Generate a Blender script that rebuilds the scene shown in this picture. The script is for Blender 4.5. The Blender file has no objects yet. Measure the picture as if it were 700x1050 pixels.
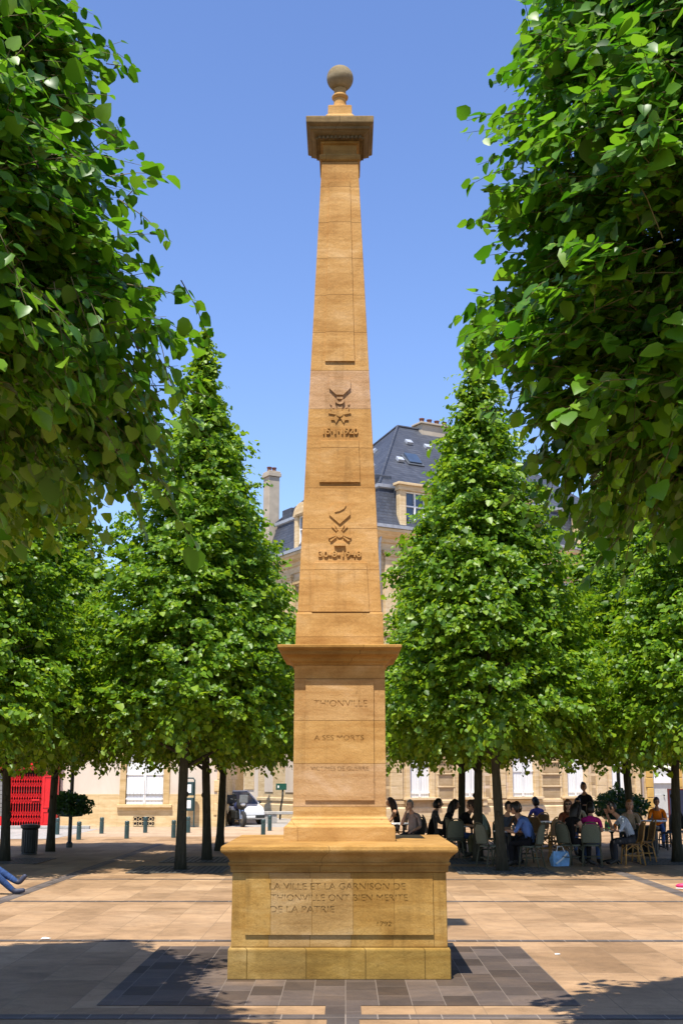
import bpy, bmesh, math, random
import numpy as np
from mathutils import Vector, Matrix
R = math.radians
PI = math.pi
sc = bpy.context.scene
COL = sc.collection
random.seed(7)

# ------------------------------------------------------------------ helpers
def tag(o, label=None, cat=None, group=None, kind=None):
    if label: o['label'] = label
    if cat: o['category'] = cat
    if group: o['group'] = group
    if kind: o['kind'] = kind
    return o

def thing(name, label, cat, loc=(0, 0, 0), rz=0.0, group=None):
    o = bpy.data.objects.new(name, None)
    COL.objects.link(o)
    o.location = loc
    o.rotation_euler = (0, 0, rz)
    o.empty_display_size = .2
    return tag(o, label, cat, group)

def link_mesh(name, me, parent=None):
    o = bpy.data.objects.new(name, me)
    COL.objects.link(o)
    if parent is not None: o.parent = parent
    return o

class MB:
    """collects shapes, then becomes one mesh object"""
    def __init__(s): s.v = []; s.f = []; s.m = []
    def add(s, vs, fs, mi=0, M=None):
        b = len(s.v)
        for p in vs:
            s.v.append(tuple(M @ Vector(p)) if M is not None else tuple(p))
        for f in fs:
            s.f.append([b + i for i in f]); s.m.append(mi)
        return s
    def box(s, x0, x1, y0, y1, z0, z1, mi=0, M=None):
        vs = [(x0, y0, z0), (x1, y0, z0), (x1, y1, z0), (x0, y1, z0), (x0, y0, z1), (x1, y0, z1), (x1, y1, z1), (x0, y1, z1)]
        return s.add(vs, [(0, 3, 2, 1), (4, 5, 6, 7), (0, 1, 5, 4), (1, 2, 6, 5), (2, 3, 7, 6), (3, 0, 4, 7)], mi, M)
    def tube(s, pts, rad, n=8, mi=0, cap=True, M=None):
        pts = [Vector(p) for p in pts]
        if not hasattr(rad, '__len__'): rad = [rad] * len(pts)
        vs = []; fs = []; up = None
        for i, p in enumerate(pts):
            d = (pts[min(i + 1, len(pts) - 1)] - pts[max(i - 1, 0)]).normalized()
            if up is None:
                up = Vector((0, 0, 1)) if abs(d.z) < .9 else Vector((0, 1, 0))
            a = d.cross(up).normalized(); b = a.cross(d).normalized(); up = b
            for k in range(n):
                t = 2 * PI * k / n
                vs.append(p + (a * math.cos(t) + b * math.sin(t)) * rad[i])
        for i in range(len(pts) - 1):
            for k in range(n):
                k2 = (k + 1) % n
                fs.append((i * n + k, i * n + k2, (i + 1) * n + k2, (i + 1) * n + k))
        if cap:
            fs.append(tuple(range(n))[::-1]); fs.append(tuple(range((len(pts) - 1) * n, len(pts) * n)))
        return s.add(vs, fs, mi, M)
    def lathe(s, prof, n=24, mi=0, M=None, sq=False, ang=0.0, c=(0, 0)):
        """prof: (radius, z); sq makes a square section of half width radius"""
        if sq: n = 4
        vs = []; fs = []
        for r, z in prof:
            for k in range(n):
                if sq:
                    x, y = ((-1, -1), (1, -1), (1, 1), (-1, 1))[k]
                    vs.append((c[0] + x * r, c[1] + y * r, z))
                else:
                    t = 2 * PI * k / n + ang
                    vs.append((c[0] + r * math.cos(t), c[1] + r * math.sin(t), z))
        for i in range(len(prof) - 1):
            for k in range(n):
                k2 = (k + 1) % n
                fs.append((i * n + k, i * n + k2, (i + 1) * n + k2, (i + 1) * n + k))
        fs.append(tuple(range(n))[::-1]); fs.append(tuple(range((len(prof) - 1) * n, len(prof) * n)))
        return s.add(vs, fs, mi, M)
    def prism(s, poly, y0, y1, mi=0, M=None):
        """polygon in x,z (counter-clockwise seen from -y) extruded y0..y1"""
        n = len(poly)
        vs = [(x, y0, z) for x, z in poly] + [(x, y1, z) for x, z in poly]
        fs = [tuple(range(n)), tuple(range(2 * n - 1, n - 1, -1))]
        for k in range(n):
            k2 = (k + 1) % n
            fs.append((k2, k, n + k, n + k2))
        return s.add(vs, fs, mi, M)
    def ball(s, c, r, nu=12, nv=8, mi=0, M=None):
        if not hasattr(r, '__len__'): r = (r, r, r)
        vs = [(c[0], c[1], c[2] - r[2])]; fs = []
        for j in range(1, nv):
            t = -PI / 2 + PI * j / nv
            for k in range(nu):
                a = 2 * PI * k / nu
                vs.append((c[0] + r[0] * math.cos(t) * math.cos(a), c[1] + r[1] * math.cos(t) * math.sin(a), c[2] + r[2] * math.sin(t)))
        vs.append((c[0], c[1], c[2] + r[2])); top = len(vs) - 1
        for k in range(nu):
            k2 = (k + 1) % nu
            fs.append((0, 1 + k2, 1 + k)); fs.append((top, top - nu + k, top - nu + k2))
            for j in range(nv - 2):
                a = 1 + j * nu
                fs.append((a + k, a + k2, a + nu + k2, a + nu + k))
        return s.add(vs, fs, mi, M)
    def mesh(s, name, mats, smooth=False):
        me = bpy.data.meshes.new(name)
        me.from_pydata(s.v, [], s.f)
        for m in (mats if isinstance(mats, (list, tuple)) else [mats]): me.materials.append(m)
        me.polygons.foreach_set('material_index', s.m)
        if smooth: me.polygons.foreach_set('use_smooth', [True] * len(s.f))
        me.update()
        return me
    def build(s, name, mats, parent=None, smooth=False, bevel=0.0, seg=2):
        o = link_mesh(name, s.mesh(name, mats, smooth), parent)
        if bevel:
            b = o.modifiers.new('bevel', 'BEVEL'); b.width = bevel; b.segments = seg; b.limit_method = 'ANGLE'; b.angle_limit = R(35)
        return o

def copy_tree(o, parent=None):
    c = o.copy(); COL.objects.link(c)
    if parent is not None: c.parent = parent
    for ch in o.children: copy_tree(ch, c)
    return c

# ------------------------------------------------------------------ materials
def lin(c): return tuple(c) + (1.0,)

class NT:
    def __init__(s, name):
        s.mat = bpy.data.materials.new(name); s.mat.use_nodes = True
        s.t = s.mat.node_tree; s.n = s.t.nodes; s.b = s.n['Principled BSDF']; s.out = s.n['Material Output']
    def node(s, typ, **kw):
        x = s.n.new(typ)
        for k, v in kw.items(): setattr(x, k, v)
        return x
    def l(s, a, b): s.t.links.new(a, b)
    def val(s, sock, v): sock.default_value = v
    def coord(s, which='Object'):
        return s.node('ShaderNodeTexCoord').outputs[which]
    def mapping(s, vec, scale=(1, 1, 1), rot=(0, 0, 0), loc=(0, 0, 0)):
        m = s.node('ShaderNodeMapping'); s.l(vec, m.inputs['Vector'])
        m.inputs['Scale'].default_value = scale; m.inputs['Rotation'].default_value = rot; m.inputs['Location'].default_value = loc
        return m.outputs[0]
    def noise(s, vec, scale, detail=4, rough=.55, dist=0):
        x = s.node('ShaderNodeTexNoise'); s.l(vec, x.inputs['Vector'])
        x.inputs['Scale'].default_value = scale; x.inputs['Detail'].default_value = detail
        x.inputs['Roughness'].default_value = rough; x.inputs['Distortion'].default_value = dist
        return x.outputs['Fac']
    def ramp(s, fac, stops):
        r = s.node('ShaderNodeValToRGB'); s.l(fac, r.inputs[0])
        e = r.color_ramp.elements
        while len(e) < len(stops): e.new(.5)
        for i, (p, c) in enumerate(stops):
            e[i].position = p; e[i].color = lin(c) if len(c) == 3 else c
        return r.outputs[0]
    def mix(s, fac, a, b, mode='MIX'):
        m = s.node('ShaderNodeMix', data_type='RGBA', blend_type=mode)
        for sock, v in ((m.inputs[0], fac), (m.inputs[6], a), (m.inputs[7], b)):
            if hasattr(v, 'is_output'): s.l(v, sock)
            elif isinstance(v, (int, float)): sock.default_value = v
            else: sock.default_value = lin(v)
        return m.outputs[2]
    def math(s, op, a, b=0.0):
        m = s.node('ShaderNodeMath', operation=op)
        for sock, v in ((m.inputs[0], a), (m.inputs[1], b)):
            if hasattr(v, 'is_output'): s.l(v, sock)
            else: sock.default_value = v
        return m.outputs[0]
    def bump(s, h, strength=.3, dist=.02):
        b = s.node('ShaderNodeBump'); b.inputs['Strength'].default_value = strength; b.inputs['Distance'].default_value = dist
        s.l(h, b.inputs['Height']); s.l(b.outputs[0], s.b.inputs['Normal'])
    def done(s, col, rough=.8, spec=None):
        if hasattr(col, 'is_output'): s.l(col, s.b.inputs['Base Color'])
        else: s.b.inputs['Base Color'].default_value = lin(col)
        s.b.inputs['Roughness'].default_value = rough
        if spec is not None: s.b.inputs['Specular IOR Level'].default_value = spec
        return s.mat

def plain(name, c, rough=.6, metal=0.0, var=.18, scale=6.0, spec=.4):
    t = NT(name)
    f = t.noise(t.coord(), scale, 3)
    col = t.ramp(f, [(.3, tuple(x * (1 - var) for x in c)), (.7, tuple(min(1, x * (1 + var)) for x in c))])
    t.b.inputs['Metallic'].default_value = metal
    return t.done(col, rough, spec)

def stone(name, c1, c2, c3, bw=.8, bh=.5, mortar=.004, rough=.9, grain=.12, off=.5, streak=True, wall=False, tint=.3, shift=(0, 0, 0), mcol=None, weather=.45):
    """ashlar stone: separate blocks of slightly different tint, grain, rusty bedding streaks, pitted relief"""
    t = NT(name)
    co = t.coord()
    sep = t.node('ShaderNodeSeparateXYZ'); t.l(co, sep.inputs[0])
    cmb = t.node('ShaderNodeCombineXYZ')
    t.l(t.math('ADD', sep.outputs[0], sep.outputs[1]), cmb.inputs[0]); t.l(sep.outputs[2], cmb.inputs[1])
    bv = t.mapping(cmb.outputs[0], loc=shift)
    br = t.node('ShaderNodeTexBrick'); t.l(bv, br.inputs['Vector'])
    br.offset = off
    for k, v in (('Scale', 1.0), ('Mortar Size', mortar), ('Mortar Smooth', .3), ('Bias', 0.0), ('Brick Width', bw), ('Row Height', bh)): br.inputs[k].default_value = v
    br.inputs['Color1'].default_value = (0, 0, 0, 1); br.inputs['Color2'].default_value = (1, 1, 1, 1); br.inputs['Mortar'].default_value = (.5, .5, .5, 1)
    big = t.noise(t.mapping(co, scale=(1, 1, 2.2)), 1.7, 5, .6, .6)
    col = t.ramp(big, [(.3, c1), (.52, c2), (.72, c3)])
    blk = t.ramp(br.outputs['Color'], [(0, (1 - tint * .45, 1 - tint * .55, 1 - tint * .75)), (.3, (1, 1, 1)), (.7, (1, 1, 1)), (1, (1 - tint * .1, 1 + tint * .35, 1 + tint * 3.2))])
    col = t.mix(1.0, col, blk, 'MULTIPLY')
    if streak:
        st = t.noise(t.mapping(co, scale=(.7, .7, 7), rot=(.04, .13, 0)), 1.5, 7, .68, .8)
        col = t.mix(1.0, col, t.ramp(st, [(.32, (.84, .78, .70)), (.5, (1, 1, 1)), (.7, (1.09, 1.12, 1.2))]), 'MULTIPLY')
    wx = t.noise(t.mapping(co, scale=(5, 5, .45)), 1.5, 5, .65, .3)
    wm = t.noise(co, .9, 3)
    rain = t.math('MULTIPLY', t.ramp(wx, [(.5, (0, 0, 0)), (.68, (1, 1, 1))]), t.ramp(wm, [(.42, (0, 0, 0)), (.62, (1, 1, 1))]))
    col = t.mix(t.math('MULTIPLY', rain, weather), col, tuple(x * .42 for x in c1))
    pit = t.noise(co, 9, 6, .75)
    col = t.mix(t.math('MULTIPLY', t.ramp(pit, [(.60, (0, 0, 0)), (.70, (1, 1, 1))]), weather * .9), col, tuple(x * .5 for x in c1))
    fine = t.noise(co, 70, 3, .7)
    g = grain
    col = t.mix(1.0, col, t.ramp(fine, [(.3, (1 - g,) * 3), (.7, (1 + g,) * 3)]), 'MULTIPLY')
    mc = mcol if mcol else tuple(x * .5 for x in c1)
    mm = t.math('MULTIPLY', br.outputs['Fac'], .75)
    col = t.mix(mm, col, mc)
    med = t.noise(co, 22, 4, .6)
    h = t.math('ADD', t.math('MULTIPLY', fine, .35), med)
    h = t.math('SUBTRACT', h, t.math('MULTIPLY', br.outputs['Fac'], .9))
    t.bump(h, .4, .012)
    return t.done(col, rough, .2)

M = {}
OC = ((.385, .20, .06), (.485, .275, .092), (.56, .35, .15))
M['stone'] = stone('ochre_sandstone', *OC, bw=1.9, bh=.44, tint=.2, off=0, shift=(1.0, .16, 0))
M['stone_shaft'] = stone('ochre_sandstone_shaft', (.415, .212, .064), (.51, .285, .097), (.59, .365, .16), bw=1.9, bh=.46, tint=.3, off=0, shift=(1.0, .05, 0))
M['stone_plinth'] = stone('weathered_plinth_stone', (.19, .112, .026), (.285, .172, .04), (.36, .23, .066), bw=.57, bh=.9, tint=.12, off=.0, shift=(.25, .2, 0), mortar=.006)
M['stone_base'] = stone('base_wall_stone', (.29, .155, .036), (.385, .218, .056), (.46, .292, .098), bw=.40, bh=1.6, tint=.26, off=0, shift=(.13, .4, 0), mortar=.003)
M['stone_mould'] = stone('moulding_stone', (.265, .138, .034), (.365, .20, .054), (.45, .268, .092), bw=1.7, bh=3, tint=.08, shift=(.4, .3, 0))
M['stone_cap'] = stone('dark_capital_stone', (.12, .08, .035), (.2, .135, .06), (.3, .2, .09), bw=1.7, bh=3, tint=.08, shift=(.4, .3, 0))  # whole capital and its dentils in a darker brown than the shaft
M['stone_ball'] = stone('lichened_finial_stone', (.12, .092, .052), (.22, .17, .095), (.30, .24, .145), bw=9, bh=9, tint=.05, mortar=0)
M['facade'] = stone('pale_limestone', (.53, .385, .205), (.60, .45, .255), (.66, .51, .31), bw=.9, bh=.42, tint=.09, grain=.06, mortar=.006, mcol=(.4, .29, .17), weather=.15)
M['facade_trim'] = stone('pale_limestone_trim', (.56, .41, .22), (.63, .475, .275), (.68, .53, .335), bw=1.4, bh=4, tint=.05, grain=.05, mortar=.003, mcol=(.42, .3, .18), weather=.15)
M['facade_dark'] = stone('brown_limestone_panel', (.34, .24, .13), (.40, .29, .165), (.45, .335, .2), bw=3, bh=3, tint=.05, grain=.06, mortar=0, weather=.15)
M['lowstone'] = stone('yellow_stone_courses', (.56, .40, .20), (.64, .47, .25), (.70, .53, .30), bw=1.5, bh=.6, tint=.1, grain=.05, mortar=.005, mcol=(.4, .28, .15), weather=.15)
M['winstone'] = stone('ochre_window_surround', (.46, .31, .135), (.53, .37, .175), (.58, .42, .22), bw=.9, bh=.45, tint=.1, grain=.05, mortar=.004, weather=.15)

def plaster_mat():
    t = NT('pink_beige_render')
    co = t.coord()
    f = t.noise(t.mapping(co, scale=(1, 1, .5)), .9, 6, .6, .5)
    col = t.ramp(f, [(.3, (.57, .475, .38)), (.55, (.64, .545, .44)), (.75, (.68, .59, .49))])
    fi = t.noise(co, 40, 3)
    t.bump(fi, .3, .01)
    return t.done(col, .92, .15)
M['plaster'] = plaster_mat()

def paving(name, c1, c2, c3, bw, bh, mortar, mc, tint, rot=0.0, off=.5, rough=.75, stains=.25, dark=1.0):
    t = NT(name)
    co = t.coord()
    bv = t.mapping(co, rot=(0, 0, rot))
    br = t.node('ShaderNodeTexBrick'); t.l(bv, br.inputs['Vector']); br.offset = off
    for k, v in (('Scale', 1.0), ('Mortar Size', mortar), ('Mortar Smooth', .2), ('Bias', 0.0), ('Brick Width', bw), ('Row Height', bh)): br.inputs[k].default_value = v
    br.inputs['Color1'].default_value = (0, 0, 0, 1); br.inputs['Color2'].default_value = (1, 1, 1, 1); br.inputs['Mortar'].default_value = (.5, .5, .5, 1)
    big = t.noise(co, .55, 6, .65, .4)
    col = t.ramp(big, [(.3, c1), (.5, c2), (.7, c3)])
    col = t.mix(1.0, col, t.ramp(br.outputs['Color'], [(0, (1 - tint, 1 - tint * 1.1, 1 - tint * 1.25)), (.5, (1, 1, 1)), (1, (1 + tint * .7, 1 + tint * .75, 1 + tint * .8))]), 'MULTIPLY')
    st = t.noise(co, 2.6, 8, .72, .8)
    col = t.mix(1.0, col, t.ramp(st, [(.36, (1 - stains, 1 - stains, 1 - stains)), (.56, (1, 1, 1)), (.75, (1.08, 1.08, 1.06))]), 'MULTIPLY')
    vo = t.node('ShaderNodeTexVoronoi'); t.l(co, vo.inputs['Vector']); vo.inputs['Scale'].default_value = 2.1
    gum = t.ramp(vo.outputs['Distance'], [(.035, (1, 1, 1)), (.055, (0, 0, 0))])
    col = t.mix(t.math('MULTIPLY', gum, .45), col, tuple(x * .35 for x in c1))
    sp = t.noise(co, 55, 3, .7)
    col = t.mix(1.0, col, t.ramp(sp, [(.25, (.8, .8, .8)), (.5, (1, 1, 1)), (.8, (1.1, 1.1, 1.1))]), 'MULTIPLY')
    col = t.mix(t.math('MULTIPLY', br.outputs['Fac'], .8), col, mc)
    h = t.math('SUBTRACT', t.math('MULTIPLY', sp, .3), br.outputs['Fac'])
    t.bump(h, .35, .006)
    return t.done(col, rough, .3)
M['slabs'] = paving('tan_slabs', (.25, .15, .074), (.33, .203, .105), (.385, .25, .138), .95, .58, .006, (.2, .13, .07), .24, rot=R(90))
M['apron'] = paving('dark_porphyry_setts', (.06, .045, .038), (.088, .064, .05), (.15, .10, .065), .50, .285, .0045, (.17, .135, .105), .45, rot=R(90), stains=.2)
M['band'] = paving('dark_sett_band', (.075, .06, .052), (.1, .08, .07), (.14, .11, .09), .26, .3, .006, (.25, .2, .16), .28, stains=.2, off=0)
M['road'] = paving('pale_road_surface', (.30, .275, .25), (.35, .325, .30), (.40, .375, .35), 40, 40, 0, (.3, .3, .3), .02)
M['pavement'] = paving('pink_pavement_slabs', (.37, .255, .16), (.42, .295, .19), (.46, .335, .225), .8, .5, .004, (.35, .25, .16), .08)

def slate_mat():
    t = NT('blue_grey_slate')
    co = t.coord()
    sep = t.node('ShaderNodeSeparateXYZ'); t.l(co, sep.inputs[0])
    cmb = t.node('ShaderNodeCombineXYZ')
    t.l(t.math('ADD', sep.outputs[0], sep.outputs[1]), cmb.inputs[0]); t.l(sep.outputs[2], cmb.inputs[1])
    br = t.node('ShaderNodeTexBrick'); t.l(cmb.outputs[0], br.inputs['Vector'])
    for k, v in (('Scale', 1.0), ('Mortar Size', .012), ('Mortar Smooth', .3), ('Bias', 0.0), ('Brick Width', .24), ('Row Height', .15)): br.inputs[k].default_value = v
    br.inputs['Color1'].default_value = (.034, .039, .052, 1); br.inputs['Color2'].default_value = (.058, .064, .08, 1); br.inputs['Mortar'].default_value = (.02, .022, .03, 1)
    f = t.noise(co, .8, 5)
    col = t.mix(1.0, br.outputs['Color'], t.ramp(f, [(.3, (.8, .8, .82)), (.7, (1.2, 1.2, 1.2))]), 'MULTIPLY')
    t.bump(t.math('SUBTRACT', 1.0, br.outputs['Fac']), .5, .02)
    return t.done(col, .5, .5)
M['slate'] = slate_mat()
M['zinc'] = plain('zinc_flashing', (.42, .45, .5), .45, .3)
M['zinc_dark'] = plain('dark_zinc', (.09, .1, .115), .5, .2)
M['white'] = plain('white_paint', (.78, .78, .77), .5, var=.03, scale=3)
M['glass'] = plain('dark_window_glass', (.05, .075, .12), .06, var=.3, scale=1.2, spec=.8)
M['terracotta'] = plain('terracotta_pot', (.13, .05, .035), .8)
M['chimney'] = plain('chimney_render', (.40, .34, .26), .95, var=.14, scale=2.2)
M['green_metal'] = plain('dark_green_iron', (.028, .06, .062), .45, var=.2)
M['black_metal'] = plain('black_iron', (.018, .02, .018), .5, var=.25)
M['red'] = plain('red_shop_paint', (.60, .012, .014), .4, var=.12, scale=2)
M['darkinside'] = plain('dark_interior', (.015, .012, .012), .8)
M['shutter_grey'] = plain('grey_roller_slats', (.2, .19, .18), .6)
M['yellow_stone'] = plain('yellow_door_surround', (.55, .34, .09), .8, var=.15, scale=2)
M['door_grey'] = plain('grey_white_door', (.52, .52, .48), .6, var=.06)
M['sign_blue'] = plain('menu_board_blue', (.012, .016, .04), .5)
M['tyre'] = plain('rubber', (.02, .02, .02), .8)
M['chrome'] = plain('bright_metal', (.5, .5, .5), .25, .9, var=.05)
M['car_white'] = plain('white_car_paint', (.75, .76, .77), .25, var=.02, spec=.6)
M['lamp'] = plain('headlamp_glass', (.5, .52, .55), .15, var=.1, spec=.8)
M['concrete'] = plain('grey_concrete', (.36, .34, .31), .9)
M['rattan_dark'] = plain('olive_rattan', (.09, .085, .05), .7, var=.35, scale=60)
M['rattan_tan'] = plain('honey_rattan', (.46, .235, .06), .6, var=.3, scale=60)
M['weave_grey'] = plain('grey_green_weave', (.13, .14, .095), .75, var=.25, scale=90)
M['weave_brown'] = plain('brown_weave', (.22, .12, .05), .75, var=.3, scale=90)
M['weave_black'] = plain('black_weave', (.03, .03, .03), .7, var=.3, scale=90)
M['bottle'] = plain('green_glass', (.03, .3, .06), .15, spec=.7)
M['orange_drink'] = plain('orange_drink', (.6, .17, .02), .2)
M['clear_glass'] = plain('clear_glass', (.16, .19, .2), .1, spec=.7)
M['paper'] = plain('white_paper', (.8, .8, .78), .8, var=.03)
M['bag_blue'] = plain('pale_blue_bag', (.22, .42, .68), .5, var=.25, scale=9)
M['pink'] = plain('pink_shoe', (.62, .03, .12), .5)

def bark_mat():
    t = NT('grey_lime_bark')
    co = t.coord()
    a = t.noise(t.mapping(co, scale=(9, 9, 1.1)), 3.2, 6, .65, .6)
    b = t.noise(co, 1.3, 3)
    col = t.ramp(a, [(.3, (.022, .019, .014)), (.55, (.055, .048, .034)), (.75, (.10, .09, .068))])
    col = t.mix(t.math('MULTIPLY', b, .5), col, (.06, .065, .04))
    t.bump(a, .9, .03)
    return t.done(col, .95, .1)
M['bark'] = bark_mat()
M['twig'] = plain('green_twig', (.10, .085, .03), .7)

def leaf_mat(name, d1, d2, d3, t1, t2, mixf=.38):
    t = NT(name)
    g = t.node('ShaderNodeNewGeometry')
    rnd = g.outputs['Random Per Island']
    dc = t.ramp(rnd, [(.0, d1), (.55, d2), (1, d3)])
    tc = t.ramp(rnd, [(.0, t1), (1, t2)])
    t.l(dc, t.b.inputs['Base Color']); t.b.inputs['Roughness'].default_value = .42; t.b.inputs['Specular IOR Level'].default_value = .4
    tr = t.node('ShaderNodeBsdfTranslucent'); t.l(tc, tr.inputs['Color'])
    mx = t.node('ShaderNodeMixShader'); mx.inputs[0].default_value = mixf
    t.l(t.b.outputs[0], mx.inputs[1]); t.l(tr.outputs[0], mx.inputs[2]); t.l(mx.outputs[0], t.out.inputs['Surface'])
    return t.mat
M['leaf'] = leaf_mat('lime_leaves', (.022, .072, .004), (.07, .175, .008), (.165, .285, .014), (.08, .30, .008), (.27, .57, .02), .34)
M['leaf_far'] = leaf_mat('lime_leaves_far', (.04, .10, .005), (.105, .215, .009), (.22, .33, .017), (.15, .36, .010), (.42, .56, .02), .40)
M['leaf_shrub'] = leaf_mat('planter_leaves', (.015, .045, .008), (.03, .075, .012), (.05, .11, .02), (.06, .15, .02), (.1, .2, .03), .25)

# ------------------------------------------------------------------ camera, sun, sky
F, HC = 1250.0, 1.9
PITCH = math.atan(272 / F)
cam = bpy.data.cameras.new('camera'); camo = bpy.data.objects.new('camera', cam); COL.objects.link(camo)
cam.sensor_fit = 'VERTICAL'; cam.angle_y = 2 * math.atan(525 / F); cam.clip_end = 2000; cam.clip_start = .1
camo.location = (0, 0, HC); camo.rotation_euler = (PI / 2 + PITCH, 0, 4 * math.cos(PITCH) / F)
sc.camera = camo

SH = Vector((.135, .395, -1.0)).normalized()      # direction light travels
sun = bpy.data.lights.new('sun', 'SUN'); suno = bpy.data.objects.new('sun', sun); COL.objects.link(suno)
sun.energy = 5.0; sun.angle = R(.5); sun.color = (1.0, .95, .86)
suno.rotation_euler = SH.to_track_quat('-Z', 'Y').to_euler(); suno.location = (0, 0, 40)
w = bpy.data.worlds.new('World'); sc.world = w; w.use_nodes = True
nt = w.node_tree; bg = nt.nodes['Background']
sky = nt.nodes.new('ShaderNodeTexSky'); sky.sky_type = 'NISHITA'; sky.sun_disc = False
sky.sun_elevation = math.asin(-SH.z)
sky.sun_rotation = math.atan2(-SH.x, -SH.y)
sky.air_density = 1.0; sky.dust_density = .3; sky.ozone_density = 3.0; sky.altitude = 200
hsv = nt.nodes.new('ShaderNodeHueSaturation'); hsv.inputs['Saturation'].default_value = 1.1; hsv.inputs['Hue'].default_value = .511; hsv.inputs['Value'].default_value = 1.12
nt.links.new(sky.outputs[0], hsv.inputs['Color']); nt.links.new(hsv.outputs[0], bg.inputs[0]); bg.inputs[1].default_value = .13
sc.view_settings.view_transform = 'Standard'; sc.view_settings.look = 'None'; sc.view_settings.gamma = 1; sc.view_settings.exposure = .74
sc.view_settings.use_curve_mapping = False
sc.cycles.max_bounces = 6; sc.cycles.diffuse_bounces = 2; sc.cycles.transmission_bounces = 4; sc.cycles.use_denoising = True

# ------------------------------------------------------------------ ground
def sheet(name, x0, x1, y0, y1, z, mat):
    o = MB().add([(x0, y0, z), (x1, y0, z), (x1, y1, z), (x0, y1, z)], [(0, 1, 2, 3)]).build(name, mat)
    return tag(o, kind='structure')
sheet('plaza', -300, 300, -60, 700, 0, M['slabs'])
sheet('paved_apron', -2.12, 2.0, 11.02, 14.74, .004, M['apron'])
sheet('paved_apron_spur', -.17, .13, 10.62, 11.02, .004, M['apron'])
for y, wd in ((10.42, .2), (15.15, .17), (19.85, .15), (24.1, .14)):
    sheet('paving_band', -24, 24, y, y + wd, .004, M['band'])
for x in (-5.55, 5.45):
    for y0, y1 in ((2, 10.42), (10.62, 15.15), (15.32, 19.85), (20.0, 24.1), (24.24, 37)):
        sheet('paving_band', x, x + .26, y0, y1, .004, M['band'])
sheet('paving_band', -.15, .11, 2, 10.42, .004, M['band'])
sheet('pavement', -40, 1.2, 41.2, 49.0, .004, M['pavement'])
sheet('road', -60, -9.2, 39.5, 47.2, .008, M['road'])
MB().box(-40, -9.6, 47.2, 47.4, 0, .12).build('kerb', M['concrete'], bevel=.02)['kind'] = 'structure'
sheet('street', -12, 0.2, 49.0, 90, .006, M['road'])

# ------------------------------------------------------------------ the monument
mon = thing('obelisk_monument', 'tall ochre sandstone obelisk with ball finial on a stepped pedestal in the middle of the square', 'monument', (-.06, 13.445, 0))
mon['label'] = 'tall ochre sandstone obelisk topped by a stone ball, on a stepped pedestal'
def ring(prof, name, mat, bevel=.012, parent=mon):
    m = MB(); m.lathe(prof, sq=True); return m.build(name, mat, parent, bevel=bevel)
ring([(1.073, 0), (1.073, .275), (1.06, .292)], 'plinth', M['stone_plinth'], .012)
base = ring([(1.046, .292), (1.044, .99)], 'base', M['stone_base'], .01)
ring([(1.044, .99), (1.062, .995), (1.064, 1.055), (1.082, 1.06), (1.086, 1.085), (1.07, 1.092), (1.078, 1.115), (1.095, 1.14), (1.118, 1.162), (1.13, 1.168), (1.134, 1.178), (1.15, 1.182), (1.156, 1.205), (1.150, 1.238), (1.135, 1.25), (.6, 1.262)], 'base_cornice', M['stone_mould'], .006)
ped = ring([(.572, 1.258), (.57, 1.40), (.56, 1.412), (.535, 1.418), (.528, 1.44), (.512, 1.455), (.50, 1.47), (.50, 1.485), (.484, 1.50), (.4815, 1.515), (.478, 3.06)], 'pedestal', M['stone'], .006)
ring([(.478, 3.06), (.492, 3.064), (.494, 3.08), (.512, 3.092), (.525, 3.10), (.53, 3.125), (.545, 3.14), (.57, 3.152), (.60, 3.16), (.612, 3.162), (.616, 3.205), (.632, 3.212), (.648, 3.225), (.652, 3.235), (.652, 3.258), (.64, 3.264), (.46, 3.27)], 'pedestal_cornice', M['stone_mould'], .004)
ring([(.470, 3.268), (.4635, 3.612), (.4545, 3.628)], 'shaft_base', M['stone'], .006)
def shaft_hw(z): return .4495 + (.215 - .4495) * (z - 3.628) / (9.03 - 3.628)
m = MB()
zs = [3.628 + (9.03 - 3.628) * i / 10 for i in range(11)]
m.lathe([(shaft_hw(z), z) for z in zs], sq=True)
shaft = m.build('shaft', M['stone_shaft'], mon, bevel=.008)
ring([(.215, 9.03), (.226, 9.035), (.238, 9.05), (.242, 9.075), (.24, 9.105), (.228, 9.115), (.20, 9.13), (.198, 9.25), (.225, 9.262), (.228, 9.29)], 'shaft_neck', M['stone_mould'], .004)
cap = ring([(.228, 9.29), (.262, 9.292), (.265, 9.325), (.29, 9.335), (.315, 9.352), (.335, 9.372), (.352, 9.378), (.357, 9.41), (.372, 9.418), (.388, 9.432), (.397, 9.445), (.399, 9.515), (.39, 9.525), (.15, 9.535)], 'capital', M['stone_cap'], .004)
m = MB()
for i in range(11):
    x = -.24 + i * .048
    for q in range(4):
        m.box(x - .014, x + .014, -.285, -.262, 9.294, 9.328, 0, Matrix.Rotation(q * PI / 2, 4, 'Z'))
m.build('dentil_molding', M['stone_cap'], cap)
ring([(.172, 9.534), (.168, 9.67), (.146, 9.69), (.142, 9.81), (.125, 9.822)], 'finial_block', M['stone'], .006)
m = MB()
prof = [(.105, 9.822), (.088, 9.85), (.078, 9.89), (.074, 9.94), (.078, 9.972), (.098, 9.98), (.1, 10.0), (.088, 10.016), (.07, 10.03), (.075, 10.1)]
m.lathe(prof, n=32); m.build('finial_neck', M['stone'], mon, smooth=True)
m = MB(); m.ball((0, 0, 10.25), .162, 40, 24); m.build('ball', M['stone_ball'], mon, smooth=True)

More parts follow.
